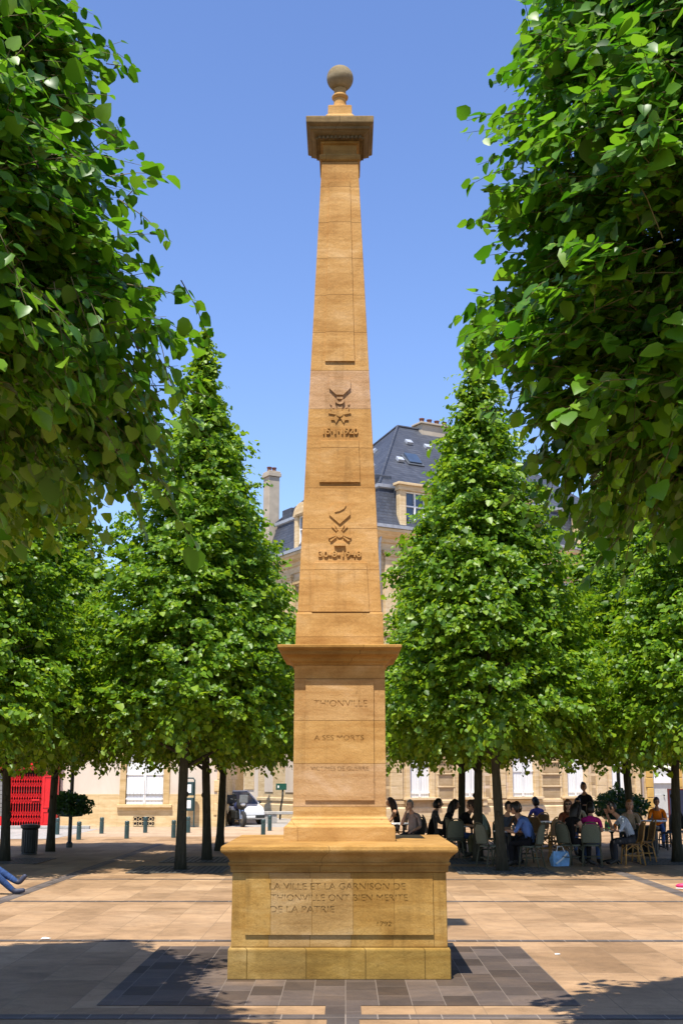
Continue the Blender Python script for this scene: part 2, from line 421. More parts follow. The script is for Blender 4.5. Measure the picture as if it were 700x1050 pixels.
def text_mesh(txt, size, width, depth):
    cu = bpy.data.curves.new('text', 'FONT'); cu.body = txt; cu.size = size; cu.align_x = 'CENTER'; cu.align_y = 'CENTER'; cu.resolution_u = 3
    cu.extrude = depth; cu.offset = 0
    o = bpy.data.objects.new('text', cu); COL.objects.link(o)
    bpy.context.view_layer.update()
    wd = o.dimensions.x
    return o, cu, width / wd

def engraved_panel(name, parent, mat, w_, h_, y, zc, thick, lines):
    """a raised panel whose letters are cut through it; lines: (text, size, width, x, z)"""
    cu = bpy.data.curves.new(name, 'CURVE'); cu.dimensions = '2D'; cu.fill_mode = 'BOTH'; cu.extrude = .0035; cu.resolution_u = 3
    def poly(pts):
        sp = cu.splines.new('POLY'); sp.points.add(len(pts) - 1); sp.use_cyclic_u = True
        for p, q in zip(sp.points, pts): p.co = (q[0], q[1], 0, 1)
    poly([(-w_ / 2, -h_ / 2), (w_ / 2, -h_ / 2), (w_ / 2, h_ / 2), (-w_ / 2, h_ / 2)])
    for txt, size, width, x, z in lines:
        o, fc, s = text_mesh(txt, size, width, 0)
        bpy.ops.object.select_all(action='DESELECT')
        o.select_set(True); bpy.context.view_layer.objects.active = o
        bpy.ops.object.convert(target='CURVE')
        for sp in o.data.splines:
            pts = []
            bp = sp.bezier_points
            if len(bp) == 0: continue
            n = len(bp)
            for i in range(n):
                a, b = bp[i], bp[(i + 1) % n]
                for k in range(3):
                    t = k / 3
                    p = a.co * (1 - t) ** 3 + a.handle_right * 3 * t * (1 - t) ** 2 + b.handle_left * 3 * t * t * (1 - t) + b.co * t ** 3
                    q = (x + p.x * s, z - zc + p.y)
                    if not pts or (abs(pts[-1][0] - q[0]) + abs(pts[-1][1] - q[1])) > .0015: pts.append(q)
            if len(pts) > 2: poly(pts)
        bpy.data.objects.remove(o, do_unlink=True)
    co = bpy.data.objects.new(name, cu); COL.objects.link(co)
    co.rotation_euler = (PI / 2, 0, 0)
    bpy.context.view_layer.update()
    dg = bpy.context.evaluated_depsgraph_get()
    me = bpy.data.meshes.new_from_object(co.evaluated_get(dg))
    bpy.data.objects.remove(co, do_unlink=True)
    me.transform(Matrix.Translation((0, y - thick + .0035, zc)) @ Matrix.Rotation(PI / 2, 4, 'X'))
    bm = bmesh.new(); bm.from_mesh(me)
    r_ = bmesh.ops.create_cube(bm, size=1.0, matrix=Matrix.Translation((0, y - (thick - .0068) / 2 + .003, zc)) @ Matrix.Diagonal((w_ - .002, thick - .0068 + .006, h_ - .002, 1)))
    bm.to_mesh(me); bm.free()
    me.materials.clear(); me.materials.append(mat)
    return link_mesh(name, me, parent)

def raised_text(name, parent, mat, txt, size, width, M4, depth):
    o, cu, s = text_mesh(txt, size, width, depth)
    cu.offset = size * .02
    bpy.context.view_layer.update()
    dg = bpy.context.evaluated_depsgraph_get()
    me = bpy.data.meshes.new_from_object(o.evaluated_get(dg))
    bpy.data.objects.remove(o, do_unlink=True)
    me.transform(M4 @ Matrix.Rotation(PI / 2, 4, 'X') @ Matrix.Diagonal((s, 1, 1, 1)))
    me.materials.clear(); me.materials.append(mat)
    return link_mesh(name, me, parent)

engraved_panel('inscription_panel', base, M['stone_base'], 1.82, .52, -1.0455, .672, .019,
    [('LA VILLE ET LA GARNISON DE', .088, 1.32, -.02, .858), ('THIONVILLE ONT BIEN MERITE', .088, 1.33, .0, .752),
     ('DE LA PATRIE', .088, .62, -.36, .645), ('1792', .06, .14, .43, .51)])
engraved_panel('inscription_panel', ped, M['stone'], .715, 1.235, -.4805, 2.285, .018,
    [('THIONVILLE', .098, .56, 0.01, 2.655), ('A SES MORTS', .075, .52, -.005, 2.30), ('VICTIMES DE GUERRE', .06, .60, 0, 1.985)])

# shaft reliefs: frame of the front face (origin at z on the face, local x right, z up along the face)
def face_frame(z):
    a = math.atan((.4495 - .215) / (9.03 - 3.628))
    return Matrix.Translation((0, -shaft_hw(z), z)) @ Matrix.Rotation(-a, 4, 'X')
def zof(py):   # helper used while laying the reliefs out: shaft height for a row of the reference
    e = math.atan((525 - py) / F) + PITCH
    z = 6.0
    for _ in range(12): z = HC + (13.445 - shaft_hw(z)) * math.tan(e)
    return z
def shaft_panel(z0, z1, w0, w1, x0=0.0):
    zc = (z0 + z1) / 2; h = (z1 - z0) / 2
    m = MB(); m.prism([(-w0 / 2 + x0, -h), (w0 / 2 + x0, -h), (w1 / 2 + x0, h), (-w1 / 2 + x0, h)], -.019, .002, 0, face_frame(zc))
    return m.build('raised_panel', M['stone_shaft'], shaft, bevel=.004)
shaft_panel(zof(628), zof(577), .62, .56, .01)
shaft_panel(zof(495), zof(452), .45, .42, .0)
shaft_panel(zof(371), zof(186), .335, .24, .0)
def medal(name, z, shapes):
    m = MB()
    for poly, d in shapes: m.prism(poly, -d, .004, 0, face_frame(z))
    return m.build(name, M['stone_shaft'], shaft)
def bar(x0, z0, x1, z1, w0, w1=None):
    w1 = w0 if w1 is None else w1
    d = Vector((x1 - x0, z1 - z0)).normalized(); n = Vector((-d.y, d.x))
    return [(x0 - n.x * w0, z0 - n.y * w0), (x0 + n.x * w0, z0 + n.y * w0), (x1 + n.x * w1, z1 + n.y * w1), (x1 - n.x * w1, z1 - n.y * w1)][::-1]
# upper medal: ribbon, ring of leaves, five-armed star; lower medal: ribbon, cross with crossed swords
pz = zof(440) - zof(441)
zm = zof(425); k = pz
def arc(cx, cz, r0, r1, a0, a1, n=8):
    o = [(cx + r1 * math.cos(a0 + (a1 - a0) * i / n), cz + r1 * math.sin(a0 + (a1 - a0) * i / n)) for i in range(n + 1)]
    i_ = [(cx + r0 * math.cos(a1 + (a0 - a1) * i / n), cz + r0 * math.sin(a1 + (a0 - a1) * i / n)) for i in range(n + 1)]
    return o + i_
up = [([(-10.5 * k, 36 * k), (-10.5 * k, 27 * k), (-3.5 * k, 20 * k), (3.5 * k, 20 * k), (10.5 * k, 27 * k), (10.5 * k, 36 * k)], .022),
      (arc(0, 14.5 * k, 2.2 * k, 4.6 * k, PI, 2 * PI), .026), ([(-3 * k, 15.5 * k), (3 * k, 15.5 * k), (3 * k, 17.5 * k), (-3 * k, 17.5 * k)], .022)]
st = []
for a in range(5):
    t = -PI / 2 + PI + a * 2 * PI / 5
    for da, rr_ in ((-.63, 3.6), (-.27, 11.0), (0, 8.6), (.27, 11.0)):
        st.append((rr_ * k * math.cos(t + da), .5 * k + rr_ * k * .95 * math.sin(t + da)))
up.append((st, .013)); up.append((arc(0, .5 * k, 0.05 * k, 3.4 * k, 0, 2 * PI - .01, 14), .02))
for sx in (-1, 1):
    for q_, (gx, gz) in enumerate(((3.2, 10.5), (8.4, 9.5), (6.2, 6.2))): up.append((bar(sx * gx * k, gz * k, sx * (gx + .9) * k, (gz + 1.8) * k, .6 * k), .011))
medal('star_medal_relief', zm, up)
zm2 = zof(547); k = zof(550) - zof(551)
lo = [([(-10.5 * k, 26 * k), (-10.5 * k, 19 * k), (0, 9.5 * k), (10.5 * k, 19 * k), (10.5 * k, 26 * k), (5 * k, 31 * k), (-5 * k, 31 * k)], .016)]
cr = []
for a in range(4):
    t = a * PI / 2
    for da, rr_ in ((-.78, 3.2), (-.42, 9.2), (.42, 9.2)):
        cr.append((rr_ * k * math.cos(t + da), -1 * k + rr_ * k * .92 * math.sin(t + da)))
for t, r1, wd, dp_ in ((1.02, 11.5, .5, .012), (PI - 1.02, 11.5, .5, .012), (-.5, 12.0, .95, .016), (PI + .5, 12.0, .95, .016)):
    for da in (-.17, .17):
        lo.append((bar(4.4 * k * math.cos(t + da), -1 * k + 4.4 * k * math.sin(t + da), r1 * k * math.cos(t + da), -1 * k + r1 * k * .92 * math.sin(t + da), .45 * k, wd * k), dp_))
lo.append(([(9.2 * k, -8 * k), (10.4 * k, -8 * k), (10.4 * k, 6 * k), (9.2 * k, 6 * k)], .006))
lo.append((arc(0, -1 * k, .1 * k, 3.6 * k, 0, 2 * PI - .01, 14), .011))
lo.append(([(-5.5 * k, -13.2 * k), (5.5 * k, -13.2 * k), (5.5 * k, -10.5 * k), (-5.5 * k, -10.5 * k)], .03))
lo.append(([(-5 * k, 21.5 * k), (0, 22.6 * k), (4.5 * k, 25.2 * k), (6.5 * k, 28.5 * k), (1.5 * k, 27.2 * k), (-3 * k, 24.2 * k)], .026))
medal('cross_medal_relief', zm2, lo)
raised_text('date_letters', shaft, M['stone_shaft'], '15\u00b71\u00b71920', .105, .385, face_frame(zof(442.5)), .016)
raised_text('date_letters', shaft, M['stone_shaft'], '30-8-1948', .095, .46, face_frame(zof(568.5)), .016)

# ------------------------------------------------------------------ trees
PROF = np.array([(1.9, 1.2), (2.45, 1.95), (2.9, 2.25), (3.6, 2.38), (4.3, 2.36), (5, 2.25), (6, 2.0), (7.1, 1.65), (8.2, 1.26), (9.35, .88), (10.5, .5), (11.4, .28), (12.1, .05)])
def unit(a): return a / np.maximum(np.linalg.norm(a, axis=1, keepdims=True), 1e-9)

def crown_mesh(name, seed, nt_, nl, hb, leaf, near, mat, rs=1.0, lumpy=1.0, hangs=.55, clus=4, tidy=.5, twigs=False, top=12.1, sprigs=.06, prof=PROF, lmin=.34, lmax=.62):
    g = np.random.default_rng(seed)
    hh = np.linspace(hb, top, 400); rr = np.interp(hh, prof[:, 0], prof[:, 1]) * rs
    cdf = np.cumsum(rr + .12); cdf /= cdf[-1]
    nc = nt_ // clus + 1
    h = np.repeat(np.interp(g.random(nc), cdf, hh), clus)[:nt_] + g.normal(0, .075, nt_)
    phi = np.repeat(g.random(nc) * 2 * PI, clus)[:nt_] + g.normal(0, .13, nt_) / np.maximum(np.interp(h, hh, rr), .25)
    h = np.maximum(h, hb)
    ph = g.random((7, 2)) * 6.28
    lump = sum(a * np.sin(i * phi + j * h + ph[q, 0]) for q, (a, i, j) in enumerate([(.06, 2, 1.1), (.055, 3, -1.9), (.05, 5, 2.7), (.05, 7, 5.1), (.045, 4, -7.3), (.04, 9, 9.1), (.035, 11, -13)]))
    Rr = np.interp(h, prof[:, 0], prof[:, 1]) * rs * (1 + lump * lumpy)
    # the pruned underside rises towards the rim unevenly
    hole = np.sin(5 * phi + 3.1 * h + ph[0, 0]) * np.sin(-4 * phi + 4.3 * h + ph[1, 0]) + .5 * np.sin(9 * phi - 7 * h + ph[2, 0])
    Rr = Rr * np.where(hole > .62, 1 - .22 * lumpy, 1)
    u = np.clip(np.repeat(g.random(nc), clus)[:nt_] + g.normal(0, .08, nt_), 0, 1)
    rend = Rr * (1 - .55 * u ** 1.7)
    sp = g.random(nt_) < sprigs
    rend = np.where(sp, Rr + g.random(nt_) * .32, rend)
    L = lmin + g.random(nt_) * (lmax - lmin)
    L = np.minimum(L, rend + .15)
    az = phi + g.normal(0, .45, nt_)
    el = g.normal(.12, .3, nt_)
    el = np.where(h < hb + .5, el - .7, el)
    hang = (h < hb + .45) & (g.random(nt_) < hangs)
    el = np.where(hang, -1.25 + g.random(nt_) * .5, el)
    end_drop = np.where(hang, .05 + .5 * g.random(nt_) ** 1.6, 0)
    d = np.stack([np.cos(az) * np.cos(el), np.sin(az) * np.cos(el), np.sin(el)], 1)
    end = np.stack([rend * np.cos(phi), rend * np.sin(phi), h - end_drop], 1)
    start = end - d * L[:, None]
    droop = .10 + .25 * g.random(nt_)
    # leaves
    s = (np.arange(nl)[None, :] + .3 + .5 * g.random((nt_, nl))) / nl
    pos = start[:, None, :] + d[:, None, :] * (L[:, None] * s)[:, :, None]
    pos[:, :, 2] -= droop[:, None] * L[:, None] * s ** 2
    side = np.where((np.arange(nl) % 2)[None, :] == 0, 1., -1.) * np.ones((nt_, nl))
    sd = np.stack([-np.sin(az), np.cos(az), np.zeros(nt_)], 1)
    n = nt_ * nl
    pos = pos.reshape(n, 3)
    ld = (d[:, None, :] * .55 + sd[:, None, :] * (.65 * side)[:, :, None]).reshape(n, 3) + g.normal(0, .32, (n, 3)) + np.array([0, 0, -.45])
    ld = unit(ld)
    out = np.repeat(np.stack([np.cos(phi), np.sin(phi), np.zeros(nt_)], 1), nl, 0)
    nrm = out * .5 + np.array([0, 0, .8]) + g.normal(0, tidy, (n, 3))
    nrm = unit(nrm - ld * (nrm * ld).sum(1, keepdims=True))
    wv = np.cross(nrm, ld)
    sz = leaf * np.exp(g.normal(-.02, .3, n))
    pos = pos + ld * (sz * .25)[:, None]
    fold = .10 + .28 * g.random(n); curl = -.05 + .6 * g.random(n)
    if near:
        T = np.array([0, .34, .68, 1.0, -.05, .18, .55, .84, -.05, .18, .55, .84])
        W = np.array([0, 0, 0, 0, .24, .5, .45, .19, -.24, -.5, -.45, -.19])
        Fc = np.array([(0, 1, 5, 4), (1, 2, 6, 5), (2, 3, 7, 6), (0, 8, 9, 1), (1, 9, 10, 2), (2, 10, 11, 3)])
    else:
        T = np.array([0, 1.0, .14, .66, .14, .66]); W = np.array([0, 0, .46, .36, -.46, -.36])
        Fc = np.array([(0, 1, 3, 2), (0, 4, 5, 1)])
    K = len(T)
    nn = np.abs(W)[None, :] * fold[:, None] - (T ** 2)[None, :] * curl[:, None] * .5
    V = pos[:, None, :] + sz[:, None, None] * (T[None, :, None] * ld[:, None, :] + W[None, :, None] * wv[:, None, :] + nn[:, :, None] * nrm[:, None, :])
    V = V.reshape(-1, 3)
    Fi = (np.arange(n)[:, None, None] * K + Fc[None]).reshape(-1, 4)
    mi = np.zeros(len(Fi), np.int32)
    if twigs:
        tv = []; ring_ = np.array([0, 2 * PI / 3, 4 * PI / 3])
        b1 = sd; b2 = unit(np.cross(d, sd))
        for q, (t, r) in enumerate([(0, .0045), (.5, .0032), (1.02, .0014)]):
            c = start + d * (L * t)[:, None]; c[:, 2] -= droop * L * t ** 2
            for a in ring_: tv.append(c + r * (math.cos(a) * b1 + math.sin(a) * b2))
        TV = np.stack(tv, 1).reshape(-1, 3)
        tf = []
        for q in range(2):
            for a in range(3):
                a2 = (a + 1) % 3
                tf.append((q * 3 + a, q * 3 + a2, q * 3 + 3 + a2, q * 3 + 3 + a))
        TF = (np.arange(nt_)[:, None, None] * 9 + np.array(tf)[None]).reshape(-1, 4) + len(V)
        V = np.concatenate([V, TV]); Fi = np.concatenate([Fi, TF]); mi = np.concatenate([mi, np.ones(len(TF), np.int32)])
    me = bpy.data.meshes.new(name)
    me.vertices.add(len(V)); me.vertices.foreach_set('co', V.astype(np.float32).ravel())
    me.loops.add(len(Fi) * 4); me.loops.foreach_set('vertex_index', Fi.astype(np.int32).ravel())
    me.polygons.add(len(Fi)); me.polygons.foreach_set('loop_start', np.arange(0, len(Fi) * 4, 4, dtype=np.int32))
    me.polygons.foreach_set('loop_total', np.full(len(Fi), 4, np.int32))
    me.materials.append(mat); me.materials.append(M['twig'])
    me.polygons.foreach_set('material_index', mi)
    if near: me.polygons.foreach_set('use_smooth', np.ones(len(Fi), bool))
    me.update(calc_edges=True)
    return me

def trunk_mesh(name, seed, r0=.108, top=10.5, fork=1.9):
    g = random.Random(seed)
    m = MB()
    pts = []; rad = []
    ph1, ph2 = g.random() * 6, g.random() * 6
    for i in range(22):
        t = i / 21; z = top * t
        pts.append((.07 * math.sin(z * .5 + ph1) - .07 * math.sin(ph1), .07 * math.sin(z * .43 + ph2) - .07 * math.sin(ph2), z - .02))
        rad.append(r0 * (1 + .3 * math.exp(-z * 7)) * (1 - .82 * t) * (1 + .05 * math.sin(z * 5 + ph2)) + .006)
    m.tube(pts, rad, 14)
    for z, sgn in ((1.15, 1), (1.55, -1)):   # pruning scars
        a = g.random() * 6
        m.ball((pts[3][0] + r0 * .85 * math.cos(a), pts[3][1] + r0 * .85 * math.sin(a), z), (.045, .045, .06), 8, 6)
    return m.mesh(name, M['bark'], True)
def limb_mesh(name, seed, lo_, top=10.2, rs=1.0):
    g = random.Random(seed)
    m = MB()
    for i in range(26):
        z = lo_ + (top - lo_) * (i / 26) ** 1.1
        a = i * 2.4 + g.random() * .6
        r = float(np.interp(z + .9, PROF[:, 0], PROF[:, 1])) * rs * .8
        rb = .045 * (1 - .7 * i / 26)
        pts = [(r * t * math.cos(a + .2 * t), r * t * math.sin(a + .2 * t), z + (1.0 * t - .25 * t * t)) for t in (0, .25, .5, .75, 1)]
        m.tube(pts, [rb, rb * .8, rb * .6, rb * .4, rb * .15], 6)
    return m.mesh(name, M['bark'], True)

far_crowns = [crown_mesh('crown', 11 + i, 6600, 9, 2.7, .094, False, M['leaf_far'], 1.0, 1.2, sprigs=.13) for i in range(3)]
trunks = [trunk_mesh('trunk', 5 + i) for i in range(3)]
limbs = [limb_mesh('limbs', 9 + i, 2.1) for i in range(3)]
TG = 'lime trees in rows round the square'
def tree(x, y, var, rz, label, s=(1, 1), lean=(0, 0), crown=None, limb=None):
    t = thing('lime_tree', label, 'tree', (x, y, 0), rz, TG)
    lg = random.Random(int(abs(x * 100) + y * 10)); t.rotation_euler = (lean[1] + lg.uniform(-.013, .013), lean[0] + lg.uniform(-.013, .013), rz)
    t.scale = (s[0], s[0], s[1])
    link_mesh('trunk', trunks[var], t)
    c = link_mesh('crown', crown or far_crowns[var], t)
    link_mesh('limbs', limb or limbs[var], c)
    return t
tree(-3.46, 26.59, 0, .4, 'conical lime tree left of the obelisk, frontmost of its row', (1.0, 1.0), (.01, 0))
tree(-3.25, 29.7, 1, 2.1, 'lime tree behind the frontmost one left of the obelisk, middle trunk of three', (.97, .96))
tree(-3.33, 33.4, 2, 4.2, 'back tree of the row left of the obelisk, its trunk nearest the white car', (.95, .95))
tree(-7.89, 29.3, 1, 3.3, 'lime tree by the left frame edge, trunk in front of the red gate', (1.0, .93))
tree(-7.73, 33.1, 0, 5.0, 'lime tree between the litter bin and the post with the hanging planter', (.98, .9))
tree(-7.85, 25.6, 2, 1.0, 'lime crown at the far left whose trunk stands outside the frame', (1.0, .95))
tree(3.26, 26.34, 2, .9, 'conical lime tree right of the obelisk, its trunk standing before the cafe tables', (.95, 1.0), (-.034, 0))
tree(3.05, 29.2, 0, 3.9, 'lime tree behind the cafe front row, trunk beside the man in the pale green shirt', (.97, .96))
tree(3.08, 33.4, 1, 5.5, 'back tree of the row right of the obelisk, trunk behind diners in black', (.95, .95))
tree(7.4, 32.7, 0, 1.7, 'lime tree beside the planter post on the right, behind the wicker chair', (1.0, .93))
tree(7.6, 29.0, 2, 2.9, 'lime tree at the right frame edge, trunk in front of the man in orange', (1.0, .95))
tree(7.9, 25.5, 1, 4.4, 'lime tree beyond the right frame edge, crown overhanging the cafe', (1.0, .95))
near_l = crown_mesh('crown', 31, 8600, 9, 3.95, .08, True, M['leaf'], .87, .6, .05, 8, .36, twigs=True, sprigs=.09)
PR = np.array([(2.9, 1.2), (3.45, 1.75), (4.1, 2.0), (4.5, 2.15), (4.9, 2.4), (5.3, 2.5), (5.9, 2.45), (6.66, 2.15), (7.5, 1.95), (8.5, 1.6), (9.5, 1.25), (11, .8), (12.5, .1)])
near_r = crown_mesh('crown', 47, 11000, 9, 3.7, .083, True, M['leaf'], .91, .5, .15, 8, .36, twigs=True, sprigs=.09, prof=PR, top=12.5)
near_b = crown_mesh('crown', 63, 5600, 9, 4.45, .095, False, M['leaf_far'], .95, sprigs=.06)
lim_l = limb_mesh('limbs', 51, 3.9, rs=.7); lim_r = limb_mesh('limbs', 52, 3.6, rs=.75)
tree(-3.25, 7.1, 0, 0.0, 'leafy lime crown close to the camera, filling the upper left corner', crown=near_l, limb=lim_l)
tree(-4.3, 10.4, 2, 0.7, 'lime crown just behind the big upper left one, shading the left paving', crown=near_b, limb=lim_l)
tree(3.25, 7.9, 1, 1.3, 'leafy lime crown close to the camera, filling the upper right corner', crown=near_r, limb=lim_r)

# iron grates at the feet of the trees
gm = MB()
for i in range(17):
    x = -.96 + i * .12
    for a, b in ((-.96, -.2), (.2, .96)) if abs(x) < .19 else ((-.96, .96),):
        gm.box(x - .028, x + .028, a, b, .0, .012)
for i in range(9):
    y = -.96 + i * .24
    for a, b in ((-.96, -.2), (.2, .96)) if abs(y) < .19 else ((-.96, .96),):
        gm.box(a, b, y - .02, y + .02, .001, .014)
grate_me = gm.mesh('tree_grate', plain('grate_iron', (.07, .065, .055), .6))
soil = MB().box(-.98, .98, -.98, .98, 0, .003).mesh('soil', plain('dark_soil', (.05, .04, .03), .95))
for x, y, lb in ((-3.46, 26.59, 'square iron grate round the frontmost tree left of the obelisk'), (-3.25, 29.7, 'square iron grate round the middle tree left of the obelisk'),
                 (3.26, 26.34, 'square iron grate round the tree before the cafe tables'), (3.05, 29.2, 'square iron grate under the cafe tables, second from the front'),
                 (-7.89, 29.3, 'square iron grate round the leaning tree near the litter bin'), (7.6, 29.0, 'square iron grate round the tree at the right frame edge')):
    g_ = thing('tree_grate', lb, 'tree grate', (x, y, .004), 0, 'iron tree grates')
    link_mesh('grille', grate_me, g_); link_mesh('soil', soil, g_)


# ------------------------------------------------------------------ buildings
def wall_open(mb, L, z0, z1, ops, depth, Mx=None, mi=0):
    """wall plane y=0 facing -y with openings (x0,x1,z0,z1) and their reveals"""
    xs = sorted(set([0, L] + [v for o in ops for v in o[:2]])); zs = sorted(set([z0, z1] + [v for o in ops for v in o[2:4]]))
    for i in range(len(xs) - 1):
        for j in range(len(zs) - 1):
            cx, cz = (xs[i] + xs[i + 1]) / 2, (zs[j] + zs[j + 1]) / 2
            if any(o[0] < cx < o[1] and o[2] < cz < o[3] for o in ops): continue
            mb.add([(xs[i], 0, zs[j]), (xs[i + 1], 0, zs[j]), (xs[i + 1], 0, zs[j + 1]), (xs[i], 0, zs[j + 1])], [(0, 1, 2, 3)], mi, Mx)
    for a, b, c, d in ops:
        mb.add([(a, 0, c), (b, 0, c), (b, 0, d), (a, 0, d), (a, depth, c), (b, depth, c), (b, depth, d), (a, depth, d)],
               [(0, 4, 5, 1), (1, 5, 6, 2), (2, 6, 7, 3), (3, 7, 4, 0)], mi, Mx)

def window(parent, a, b, c, d, y, Mx, frame=None, shut=False, bars=2):
    f = MB(); fw = .07
    f.box(a, a + fw, y, y + .06, c, d, 0, Mx); f.box(b - fw, b, y, y + .06, c, d, 0, Mx)
    f.box(a + fw, b - fw, y, y + .06, c, c + fw, 0, Mx); f.box(a + fw, b - fw, y, y + .06, d - fw, d, 0, Mx)
    xm = (a + b) / 2
    f.box(xm - .035, xm + .035, y - .004, y + .056, c + fw, d - fw, 0, Mx)
    for k in range(1, bars + 1):
        z = c + (d - c) * (k / (bars + 1.0)) + .12
        f.box(a + fw, xm - .035, y + .01, y + .05, z - .02, z + .02, 0, Mx); f.box(xm + .035, b - fw, y + .01, y + .05, z - .02, z + .02, 0, Mx)
    w_ = f.build('window', frame or M['white'], parent)
    g_ = MB(); g_.box(a + fw - .01, b - fw + .01, y + .03, y + .036, c + fw - .01, d - fw + .01, 0, Mx); g_.build('pane', M['glass'], w_)
    bk = MB(); bk.add([(a, y + .3, c), (b, y + .3, c), (b, y + .3, d), (a, y + .3, d)], [(0, 1, 2, 3)], 0, Mx); bk.build('curtain', M['paper'], w_)
    return w_

def shutter_pair(parent, a, b, c, d, y, Mx, arch=0.0, name='shutter', boards=5):
    xm = (a + b) / 2
    for x0, x1 in ((a, xm - .008), (xm + .008, b)):
        s_ = MB(); n = boards; wd = (x1 - x0) / n
        for i in range(n):
            l, r = x0 + i * wd + .005, x0 + (i + 1) * wd - .005
            def top(x):
                t = (x - xm) / ((b - a) / 2); return d - arch * t * t
            s_.prism([(l, c), (r, c), (r, top(r)), (l, top(l))], y, y + .04, 0, Mx)
        for z in (c + .2, c + (d - c) * .55, d - arch - .18):
            s_.box(x0 + .01, x1 - .01, y - .03, y - .001, z - .045, z + .045, 0, Mx)
            s_.box(x0 - .03 if x0 == a else x1 - .06, x0 + .06 if x0 == a else x1 + .03, y - .045, y - .031, z - .02, z + .02, 0, Mx)
        s_.box((xm - .05 if x0 == a else xm + .012), (xm - .012 if x0 == a else xm + .05), y - .05, y - .031, c + .02, d - arch - .04, 0, Mx)
        s_.build(name, M['white'], parent)

ID = Matrix.Identity(4)
# --- corner mansard building: local x along the right-hand front, local y along the left-hand front
LX, LY, HW = 14.6, 11.2, 12.35
bld = thing('mansard_building', 'pale stone corner building with slate mansard roof, dormers and tall chimney behind the obelisk', 'building', (1.3, 52.0, 0), R(30))
ML = Matrix.Translation((0, LY, 0)) @ Matrix.Rotation(-PI / 2, 4, 'Z')
wb = MB()
cxs = [2.16, 4.78, 7.67, 10.7, 13.35]; hwd = [.52, .45, .62, .52, .5]
opsR = []
for cx_, h_ in zip(cxs, hwd):
    opsR += [(cx_ - h_, cx_ + h_, .98, 3.55), (cx_ - .55, cx_ + .55, 5.3, 7.6), (cx_ - .55, cx_ + .55, 8.95, 11.0)]
wall_open(wb, LX, 0, HW, opsR, .24, ID)
cys = [1.9, 4.35, 6.8, 9.25]
opsL = []
for u in cys: opsL += [(u - .5, u + .5, 5.3, 7.6), (u - .5, u + .5, 8.7, 10.9)]
wall_open(wb, LY, 0, HW, opsL, .24, ML)
wb.add([(LX, 0, 0), (LX, LY, 0), (LX, LY, HW), (LX, 0, HW), (0, LY, 0), (0, LY, HW)], [(0, 1, 2, 3), (1, 4, 5, 2)])
wall = wb.build('wall', M['facade'], bld)
tr = MB()
def rect_ring(mb, prof, mi=0):
    vs = []; fs = []
    for o, z in prof: vs += [(-o, -o, z), (LX + o, -o, z), (LX + o, LY + o, z), (-o, LY + o, z)]
    for i in range(len(prof) - 1):
        for k in range(4):
            k2 = (k + 1) % 4; fs.append((i * 4 + k, i * 4 + k2, i * 4 + 4 + k2, i * 4 + 4 + k))
    mb.add(vs, fs, mi)
rect_ring(tr, [(.0, 0), (.09, .002), (.09, .62), (.06, .66), (.003, .67)])
rect_ring(tr, [(.003, .80), (.05, .81), (.05, .93), (.003, .95)])
rect_ring(tr, [(.003, 4.25), (.1, 4.3), (.16, 4.42), (.16, 4.52), (.003, 4.56)])
rect_ring(tr, [(.003, 8.1), (.08, 8.12), (.14, 8.25), (.14, 8.38), (.003, 8.42)])
tr.build('string_course', M['facade_trim'], bld)
cn = MB()
rect_ring(cn, [(.003, 11.55), (.06, 11.56), (.06, 11.85), (.12, 11.9), (.14, 12.05), (.3, 12.15), (.42, 12.3), (.46, 12.32), (.46, 12.46), (.0, 12.5)])
cn.build('cornice', M['facade_trim'], bld, bevel=.01)
gt = MB(); rect_ring(gt, [(.40, 12.468), (.52, 12.48), (.54, 12.62), (.46, 12.64), (.1, 12.60)]); gt.build('gutter', M['zinc'], bld)
def pil(x0, x1, z0, z1, Mx, d=.09):
    mb = MB()
    mb.box(x0, x1, -d, .01, z0 + .3, z1 - .25, 0, Mx); mb.box(x0 - .06, x1 + .06, -d - .05, .01, z0, z0 + .3, 0, Mx)
    mb.box(x0 - .05, x1 + .05, -d - .045, .01, z1 - .25, z1 - .16, 0, Mx); mb.box(x0 - .1, x1 + .1, -d - .08, .01, z1 - .16, z1, 0, Mx)
    mb.build('pilaster', M['facade_trim'], bld, bevel=.008)
for x0, x1 in ((.45, 1.2), (3.15, 3.75), (5.8, 6.4), (8.9, 9.5), (11.7, 12.3), (13.95, 14.5)):
    pil(x0, x1, 8.43, 11.54, ID); pil(x0, x1, 4.57, 8.09, ID)
for u in (.5, 3.0, 5.4, 7.9, 10.4):
    pil(u, u + .5, 8.43, 11.54, ML); pil(u, u + .5, 4.57, 8.09, ML)
# ground storey: banded piers, window surrounds, sills on brackets with a dark panel below
piers = [(.35, 1.25), (3.0, 3.95), (5.55, 6.65), (8.65, 9.85), (11.6, 12.5), (14.0, 14.58)]
for i, (a, b) in enumerate(piers):
    bn = MB(); dk = MB()
    for k in range(6):
        z = 1.0 + k * .54
        if i in (1, 3):
            dk.box(a + .12, b - .12, -.012, .01, z + .04, z + .46, 0, ID); bn.box(a, b, -.06, -.002, z + .47, z + .535, 0, ID)
            bn.box(a, a + .1, -.045, -.002, z, z + .465, 0, ID); bn.box(b - .1, b, -.045, -.002, z, z + .465, 0, ID)
        else:
            dk.box(a + .02, a + .26, -.012, .01, z + .05, z + .42, 0, ID)
            bn.box(a + .3, b, -.075, -.002, z, z + .525, 0, ID)
    po_ = bn.build('banded_pier', M['facade_trim'], bld, bevel=.012); dk.build('pier_recess', M['facade_dark'], po_)
